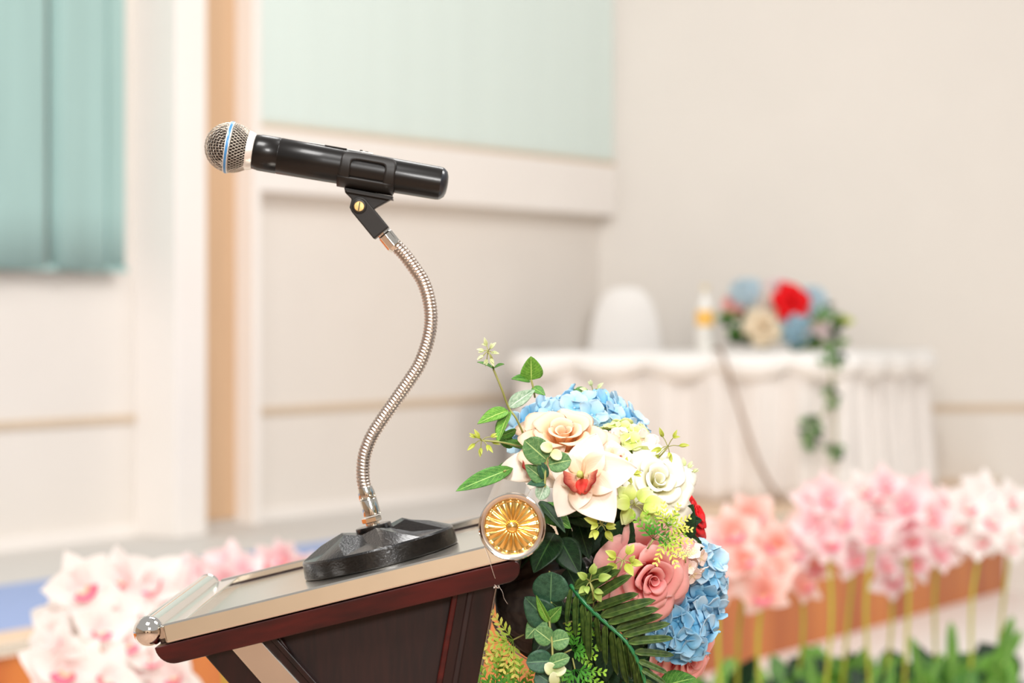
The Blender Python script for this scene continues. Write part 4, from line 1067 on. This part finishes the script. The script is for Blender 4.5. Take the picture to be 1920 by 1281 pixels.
buds('budded_sprig', 'slender yellow-green buds rising above the white rose', (1252, 838, 2.45), 0.014, 6, 'yellow', 5, (1, .8), 0.010, stemto=(1225, 868, 2.46), flat=0.55)
buds('budded_sprig', 'tiny pale buds at the right edge of the white rose', (1286, 890, 2.47), 0.014, 8, 'palebud', 6, (.6, 1.2), 0.008, stemto=(1262, 880, 2.47), flat=0.7)
buds('budded_sprig', 'pale cream buds above the tall folded leaf', (915, 660, 2.43), 0.010, 7, 'palebud', 7, (.9, 1.1), 0.008, stemto=(925, 690, 2.44), flat=0.6)
buds('budded_sprig', 'pale cream buds standing behind the blue hydrangea', (1112, 735, 2.56), 0.012, 7, 'palebud', 8, (1, .6), 0.008, stemto=(1100, 770, 2.56), flat=0.7)
buds('budded_sprig', 'yellow-green leaves between lime hydrangea and white rose', (1168, 885, 2.40), 0.012, 5, 'yellow', 9, (1.2, .7), 0.013, stemto=(1160, 900, 2.42), flat=0.6)
buds('budded_sprig', 'yellow-green petals tucked below the white rose', (1190, 948, 2.40), 0.012, 6, 'lime', 10, (1.2, .8), 0.022, stemto=(1180, 930, 2.43), flat=1.1)

# ---- feathery fern tufts
def fern_mb(seed, size, nb=6, sub=5):
    rnd = random.Random(seed); mb = MB()
    for i in range(nb):
        a = radians(-70+140*i/(nb-1)+rnd.uniform(-8, 8)); L = size*rnd.uniform(.75, 1.1)*(1-0.15*abs(i/(nb-1)-.5))
        d = V((sin(a), cos(a), rnd.uniform(0, .35))).normalized()
        e = V((cos(a), -sin(a), 0))
        for j in range(1, sub+1):
            p = d*(L*j/sub); 
            for s_ in (-1, 1):
                l = L*0.30*(1-0.55*j/sub)+size*0.04; t = (d*0.8+e*s_*0.75+V((0, 0, rnd.uniform(-.3, .3)))).normalized()
                w = t.cross(V((0, 0, 1))).normalized()*size*0.034
                z_ = V((0, 0, size*0.008))
                a0, a1, b0, b1, m_ = p-w*.5, p+w*.5, p+t*l*.6-w*1.3, p+t*l*.6+w*1.3, p+t*l
                mb.add([a0, a1, b1, m_, b0, p+t*l*.5+z_], [(0, 1, 2, 5), (0, 5, 4), (5, 2, 3), (5, 3, 4)], [(0.5, 0.1+.9*j/sub*.8), (0.5, .1+.9*j/sub*.8), (.5, .2+.8*j/sub), (.5, min(1, .3+.8*j/sub)), (.5, .2+.8*j/sub), (.5, .9*j/sub)])
        mb.tube([V((0, 0, 0)), d*L*.5, d*L], size*0.010, 4)
    return mb
def fern(name, label, px, py, Y, ang, size, mat, seed, tilt=0.2, nb=6):
    z = V((rnd.uniform(-.2, .2), -1, tilt)).normalized(); y = V((cos(ang), 0, sin(ang))); y = (y-z*y.dot(z)).normalized()
    T = basis(P(px, py, Y), y.cross(z), y, z)
    o = plant_root(name, T, label, 'foliage')
    obj('fern_frond', fern_mb(seed, size, nb), M[mat], o)
    obj('stem', MB().tube([(0, -size*.35, -0.004), (0, 0, 0)], 0.0008, 5), M['stem'], o)
    return o
fern('fern_sprig', 'feathery bright green fern above the large pink rose', 1225, 1012, 2.385, 1.0, 0.030, 'fern', 1)
fern('fern_sprig', 'yellow-tipped fern fingers beside the red rose', 1252, 988, 2.375, 1.1, 0.024, 'fern_y', 2, nb=5)
fern('fern_sprig', 'yellow-tipped fern fingers drooping onto the large pink rose', 1248, 1012, 2.372, -0.7, 0.026, 'fern_y', 3, nb=5)
fern('fern_sprig', 'dark feathery fern right of the drooping eucalyptus', 1072, 1218, 2.38, 0.4, 0.032, 'fern', 4)
fern('fern_sprig', 'dark feathery fern below the middle of the eucalyptus', 1078, 1255, 2.375, -1.3, 0.032, 'fern', 5)
fern('fern_sprig', 'yellow-green fern fingers showing left of the eucalyptus near the post', 962, 1200, 2.40, 3.6, 0.036, 'fern_y', 6)
fern('fern_sprig', 'bright yellow fern spreading down beside the lectern post', 955, 1232, 2.40, 4.3, 0.034, 'fern_y', 7)
fern('fern_sprig', 'green fern fronds at the bottom edge beside the lectern post', 930, 1300, 2.39, 1.9, 0.034, 'fern', 8)
fern('fern_sprig', 'second green fern frond at the bottom edge left of the pale buds', 975, 1310, 2.39, 1.4, 0.036, 'fern', 9)
fern('fern_sprig', 'dark fern tuft behind the top of the drooping eucalyptus', 1075, 1165, 2.41, 0.2, 0.030, 'fern_d', 10)
fern('fern_sprig', 'tiny white-green fern tips above the blush floret cluster', 1285, 1045, 2.42, 1.6, 0.015, 'palebud', 11)

# ---- dark satin wrap at the back of the arrangement
wrp = plant_root('satin_wrapped_holder', P(1010, 1120, 2.52), 'dark satin-wrapped flower holder hanging under the front of the lectern', 'flower holder')
c = P(1040, 1130, 2.52); inv2 = ROOTS[wrp.name].inverted()
def satin(u, v):
    a = 2*pi*u; t = v*pi; r = sin(t)
    f_ = 1+0.05*sin(a*13+4*t)*sin(t)+0.03*sin(a*29+2*t)
    return inv2 @ (c+V((-0.062*cos(t)*1.0, 0.055*r*cos(a)*f_, 0.062*r*sin(a)*f_)))
obj('satin_wrap', MB().grid(96, 24, satin, close_u=True), M['satin'], wrp)
def rim(u, v):
    a = radians(200+70*u); R_ = 0.0635+0.006*v
    return inv2 @ (c+V((R_*cos(a)*1.0, -0.012+0.05*v, R_*sin(a)*1.02)))
obj('wrap_rim', MB().grid(24, 3, rim), M['kraft'], wrp, solid=0.0012)

# ------------------------------------------------------------------ orchid row in white troughs
def bloom_mesh(mat, seed):
    rnd = random.Random(seed); mb = MB()
    for i, (an, L, w) in enumerate([(90, 1, .34), (18, .98, .42), (-48, .95, .32), (162, .98, .42), (228, .95, .32)]):
        g = flat_petal(L*.55*rnd.uniform(.9, 1.1), w*.58, rnd.uniform(-.1, .35), .3, ruff=.02, seed=seed+i, nu=5, nv=7)
        T = Matrix.Rotation(radians(an+rnd.uniform(-9, 9))-pi/2, 4, 'Z') @ Matrix.Rotation(rnd.uniform(.1, .45), 4, 'X')
        mb.add(g.v, g.f, None, 0, T); mb.uv[-len(g.uv):] = g.uv
    return mb.mesh('bloom', M[mat], True)
def lip_mesh():
    def fn(u, v):
        qq = pi*(0.1+0.8*u)+pi; r = .07+.11*v; return (r*cos(qq), r*sin(qq), .04+.22*v-.06*v*v)
    return MB().grid(8, 5, fn).mesh('lip', M['row_lip'], True)
BM = {(m, k): bloom_mesh(m, 60+k) for m in ('row_pink', 'row_salmon', 'row_white') for k in range(3)}
LM = lip_mesh()
RD = V((0.665, 0.747, 0)); RP = V((-0.805, 4.4, 0))
def row_t(px): k = (px-CX)/F; return (k*RP.y-RP.x)/(RD.x-k*RD.y)
def rowY(px): return (RP+RD*row_t(px)).y
TRZ = 0.455
def spike(label, blooms, basepx, mat, size, seed, group, dY=0.0):
    rnd = random.Random(seed)
    Yb = rowY(basepx)+dY; base = V(((basepx-CX)/F*Yb, Yb, TRZ-0.02))
    o = plant_root('orchid_spray', base, label, 'flower', group); inv = ROOTS[o.name].inverted()
    pts = [base]
    Ys = [Yb+rnd.uniform(-.06, .06) for _ in blooms]
    c0 = P(blooms[0][0], blooms[0][1], Yb)
    pts.append(base.lerp(c0, .55)+V((rnd.uniform(-.02, .02), 0, 0.02)))
    bl_ = [P(x, y, Y_) for (x, y), Y_ in zip(blooms, Ys)]
    pts += [p+V((0, 0.03, 0)) for p in bl_]
    wtube(o, 'stem', pts, 0.0048, 'stem_y', 7, 5)
    for i, p in enumerate(bl_):
        me = BM[(mat if not isinstance(mat, tuple) else mat[i % len(mat)], rnd.randrange(3))]
        b = bpy.data.objects.new('bloom', me); COL.objects.link(b); b.parent = o
        f_ = V((rnd.uniform(-.6, .6), -1, rnd.uniform(-.2, .5)))
        T = frame(p, f_, x=(1, 0, 0), roll=rnd.uniform(-.6, .6)) @ Matrix.Scale(size*rnd.uniform(.85, 1.12), 4)
        b.matrix_local = inv @ T
        l = bpy.data.objects.new('lip', LM); COL.objects.link(l); l.parent = b
g_left, g_mid, g_right = 'orchid sprays left of the lectern', 'orchid sprays behind the lectern desk', 'orchid sprays in the right-hand row'
spike('white orchid spray lowest at the far left bottom', [(128, 1252), (150, 1262), (200, 1272), (112, 1200), (96, 1262)], 150, 'row_white', 0.135, 1, g_left)
spike('white orchid spray with its top bloom against the blue carpet', [(165, 1128), (118, 1175), (185, 1180), (150, 1100), (210, 1150)], 175, 'row_white', 0.135, 2, g_left, 0.15)
spike('white orchid spray leaning down towards the lectern leg', [(235, 1205), (290, 1235), (330, 1262), (262, 1240), (300, 1285)], 260, 'row_white', 0.135, 3, g_left, 0.1)
spike('white orchid spray just left of the steel stop rod', [(240, 1118), (255, 1160), (215, 1195), (290, 1100), (235, 1085)], 245, ('row_white', 'row_white', 'row_pink'), 0.135, 4, g_left, 0.3)
spike('white and pink orchid spray behind the steel stop rod', [(318, 1108), (345, 1130), (300, 1150), (335, 1095)], 330, ('row_white', 'row_pink'), 0.13, 5, g_left, 0.5)
spike('pale pink orchid spray above the lower end of the desk', [(400, 1078), (432, 1062), (380, 1092), (455, 1075), (420, 1095)], 430, 'row_pink', 0.12, 6, g_mid, 0.9)
spike('pink orchid spray beside the left of the cast base', [(505, 1058), (535, 1048), (480, 1078), (560, 1068), (520, 1085)], 520, 'row_pink', 0.12, 7, g_mid, 1.0)
ords = ['first', 'second', 'third', 'fourth', 'fifth', 'sixth', 'seventh', 'eighth', 'ninth', 'tenth', 'eleventh', 'twelfth']
heads = [(1355, 1040, 'row_salmon'), (1400, 1010, 'row_salmon'), (1440, 1060, 'row_salmon'), (1490, 1050, 'row_salmon'), (1540, 965, 'row_pink'), (1590, 1000, 'row_pink'),
         (1635, 950, 'row_pink'), (1680, 1040, 'row_pink'), (1715, 960, 'row_pink'), (1765, 990, 'row_pink'), (1830, 965, 'row_white'), (1885, 975, 'row_white')]
for i, (x, y, m_) in enumerate(heads):
    rnd2 = random.Random(100+i)
    bl_ = [(x+rnd2.uniform(-12, 12), y+50), (x+rnd2.uniform(-42, -8), y+22), (x+rnd2.uniform(8, 42), y+12), (x+rnd2.uniform(-30, 10), y-15), (x+rnd2.uniform(-5, 30), y-40), (x+rnd2.uniform(-25, 25), y-30)]
    cn = {'row_salmon': 'salmon pink', 'row_pink': 'pale pink', 'row_white': 'whitish pink'}[m_]
    spike('%s orchid spray, %s from the left in the row before the stage' % (cn, ords[i]), bl_, x-10+rnd2.uniform(-15, 15), m_ if i % 3 else (m_, 'row_pink' if m_ != 'row_pink' else 'row_white'), 0.128, 30+i, g_right, 0.25*(i % 2))
# troughs with leaves
tl = 0.72
places = [('leftmost white flower trough below the left orchids', -0.30), ('second white flower trough in the row behind the lectern', 0.45), ('third white flower trough in the row behind the lectern', 1.20), ('fourth white flower trough below the salmon orchids', 1.95), ('rightmost white flower trough below the whitish orchids', 2.70)]
LB = {}
for i, (lab, t0) in enumerate(places):
    T = basis(RP+RD*t0, RD, V((-RD.y, RD.x, 0)), (0, 0, 1)); tr = plant_root('flower_trough', T, lab, 'planter', 'white flower troughs in a row')
    mb = MB(); mb.box(0, tl, -0.11, -0.095, 0, TRZ); mb.box(0, tl, 0.495, 0.51, 0, TRZ); mb.box(0, 0.015, -0.095, 0.495, 0, TRZ); mb.box(tl-0.015, tl, -0.095, 0.495, 0, TRZ); mb.box(0.015, tl-0.015, -0.095, 0.495, 0, 0.02)
    obj('trough_box', mb, M['trough'], tr, smooth=False)
    obj('moss_bed', MB().grid(20, 12, lambda u, v: (0.016+u*(tl-0.032), -0.094+v*0.588, TRZ-0.03+0.012*sin(u*23)*sin(v*17))), M['soil'], tr)
    rr_ = random.Random(200+i)
    for k in range(70):
        x, y = rr_.uniform(.03, tl-.03), rr_.uniform(-.08, .46); a = rr_.random()*6.28; L = rr_.uniform(.07, .16); el = rr_.uniform(.5, 1.2)
        b = T @ V((x, y, TRZ-0.03)); tip = b+V((cos(a)*cos(el)*L, sin(a)*cos(el)*L, sin(el)*L))
        leaf(tr, b, tip, rr_.uniform(.9, 1.5), 'lance' if k % 3 else 'ovate', ['leaf_mid', 'leaf_bright', 'leaf_dark', 'leaf_bright'][k % 4], facing=(cos(a)*.3, -0.7, 0.6), thick=0.0008)
    for k in range(6):
        x = rr_.uniform(.05, tl-.05); b = T @ V((x, 0.05, TRZ-0.03)); tip = b+V((rr_.uniform(-.08, .12), 0, rr_.uniform(.14, .22)))
        leaf(tr, b, tip, 1.0, 'strap', 'leaf_bright', facing=(0, -1, .2), thick=0.0008)

# ------------------------------------------------------------------ flowers on the stage table
tg = 'flowers of the arrangement on the stage table'
def trose(nm, label, px, py, Y, R, m_, seed, facing=(0, -0.9, 0.35)):
    T = frame(P(px, py, Y), facing); r = plant_root(nm, T @ Matrix.Translation((0, 0, -0.4*R)), label, 'flower', tg); rnd = random.Random(seed)
    make_rose(r, R, m_, m_, seed, 1.0, 1.0, 5, thick=0.001)
TY = 11.72
trose('red_rose', 'bright red rose in the arrangement on the stage table', 1484, 566, TY-0.12, 0.085, 't_red', 51, (0.2, -0.9, 0.3))
trose('peach_rose', 'pale peach rose low in the arrangement on the stage table', 1432, 612, TY-0.12, 0.095, 't_peach', 52)
trose('pink_rose', 'pale pink rose at the top of the table arrangement', 1462, 540, TY, 0.075, 'row_pink', 53, (0, -0.6, 0.8))
trose('pink_rose', 'pink rose at the left of the table arrangement by the bottle', 1374, 572, TY, 0.055, 'pink', 54, (-0.4, -0.8, 0.3))
trose('pink_rose', 'faint pink rose at the right of the table arrangement', 1540, 612, TY, 0.065, 'row_pink', 55, (0.3, -0.8, 0.3))
trose('cream_rose', 'cream rose at the centre of the table arrangement', 1430, 560, TY-0.02, 0.07, 'cream', 56)
hydrangea('blue_hydrangea', 'pale blue hydrangea at the upper left of the table arrangement', P(1400, 552, TY), (0.075, 0.06, 0.07), -0.1, 0.03, ['t_blue'], 26, 61, up=(0, -0.8, 0.6))['group'] = tg
hydrangea('blue_hydrangea', 'blue hydrangea below the red rose on the stage table', P(1486, 614, TY-0.1), (0.075, 0.06, 0.085), -0.1, 0.03, ['t_blue2'], 28, 62, up=(0, -0.9, 0.3))['group'] = tg
hydrangea('blue_hydrangea', 'pale blue hydrangea at the upper right of the table arrangement', P(1522, 572, TY), (0.07, 0.06, 0.075), -0.1, 0.03, ['t_blue'], 24, 63, up=(0.2, -0.8, 0.5))['group'] = tg
tv = plant_root('foliage_bed', P(1450, 640, TY), 'green and yellow leaves under the table arrangement', 'foliage'); rr_ = random.Random(9)
for k in range(90):
    x, y = rr_.uniform(1375, 1575), rr_.uniform(595, 655); 
    if k < 12: x, y = rr_.uniform(1370, 1400), rr_.uniform(590, 635)
    a = rr_.random()*6.28; L = rr_.uniform(18, 34); Y = rr_.uniform(TY-.02, TY+.08)
    p = P(x, y, Y); p.z = max(p.z, TZ+0.012); t = P(x+L*cos(a), y-L*abs(sin(a))*.5, Y-.05); t.z = max(t.z, TZ+0.012)
    leaf(tv, p, t, 0.9, 'ovate', ['leaf_mid', 'leaf_dark', 'leaf_bright', 'yellow'][k % 4 if x > 1480 else k % 2], facing=(0, -0.9, 0.4), thick=0.001)
for nm, vx in (('first', 0),):
    vin = plant_root('trailing_vine', P(1560, 640, 11.5), 'trailing green vine hanging down the front of the white table skirt', 'foliage')
    f0 = lambda x, y, Y=11.42: P(x, y, Y)
    wtube(vin, 'stem', [P(1530, 650, 11.66), P(1556, 656, 11.5), f0(1560, 700), f0(1558, 745), f0(1545, 775), f0(1525, 800), f0(1518, 830)], 0.004, 'stem', 6)
    wtube(vin, 'stem', [f0(1558, 745), f0(1566, 790), f0(1566, 845)], 0.004, 'stem', 6)
    for (cx_, cy_, n_l, sp_) in ((1560, 668, 16, 18), (1562, 742, 12, 14), (1520, 800, 14, 17), (1522, 825, 8, 10), (1566, 843, 9, 12), (1550, 585, 7, 10)):
        for k in range(n_l):
            a = rr_.random()*6.28; r_ = sp_*rr_.random(); x, y = cx_+r_*cos(a), cy_+r_*sin(a)*1.1
            leaf(vin, f0(x, y), f0(x+15*cos(a+1), y+15*sin(a+1), 11.40), 1.0, 'ovate', ['leaf_mid', 'leaf_dark', 'leaf_mid'][k % 3], facing=(0, -1, 0.3), thick=0.001)
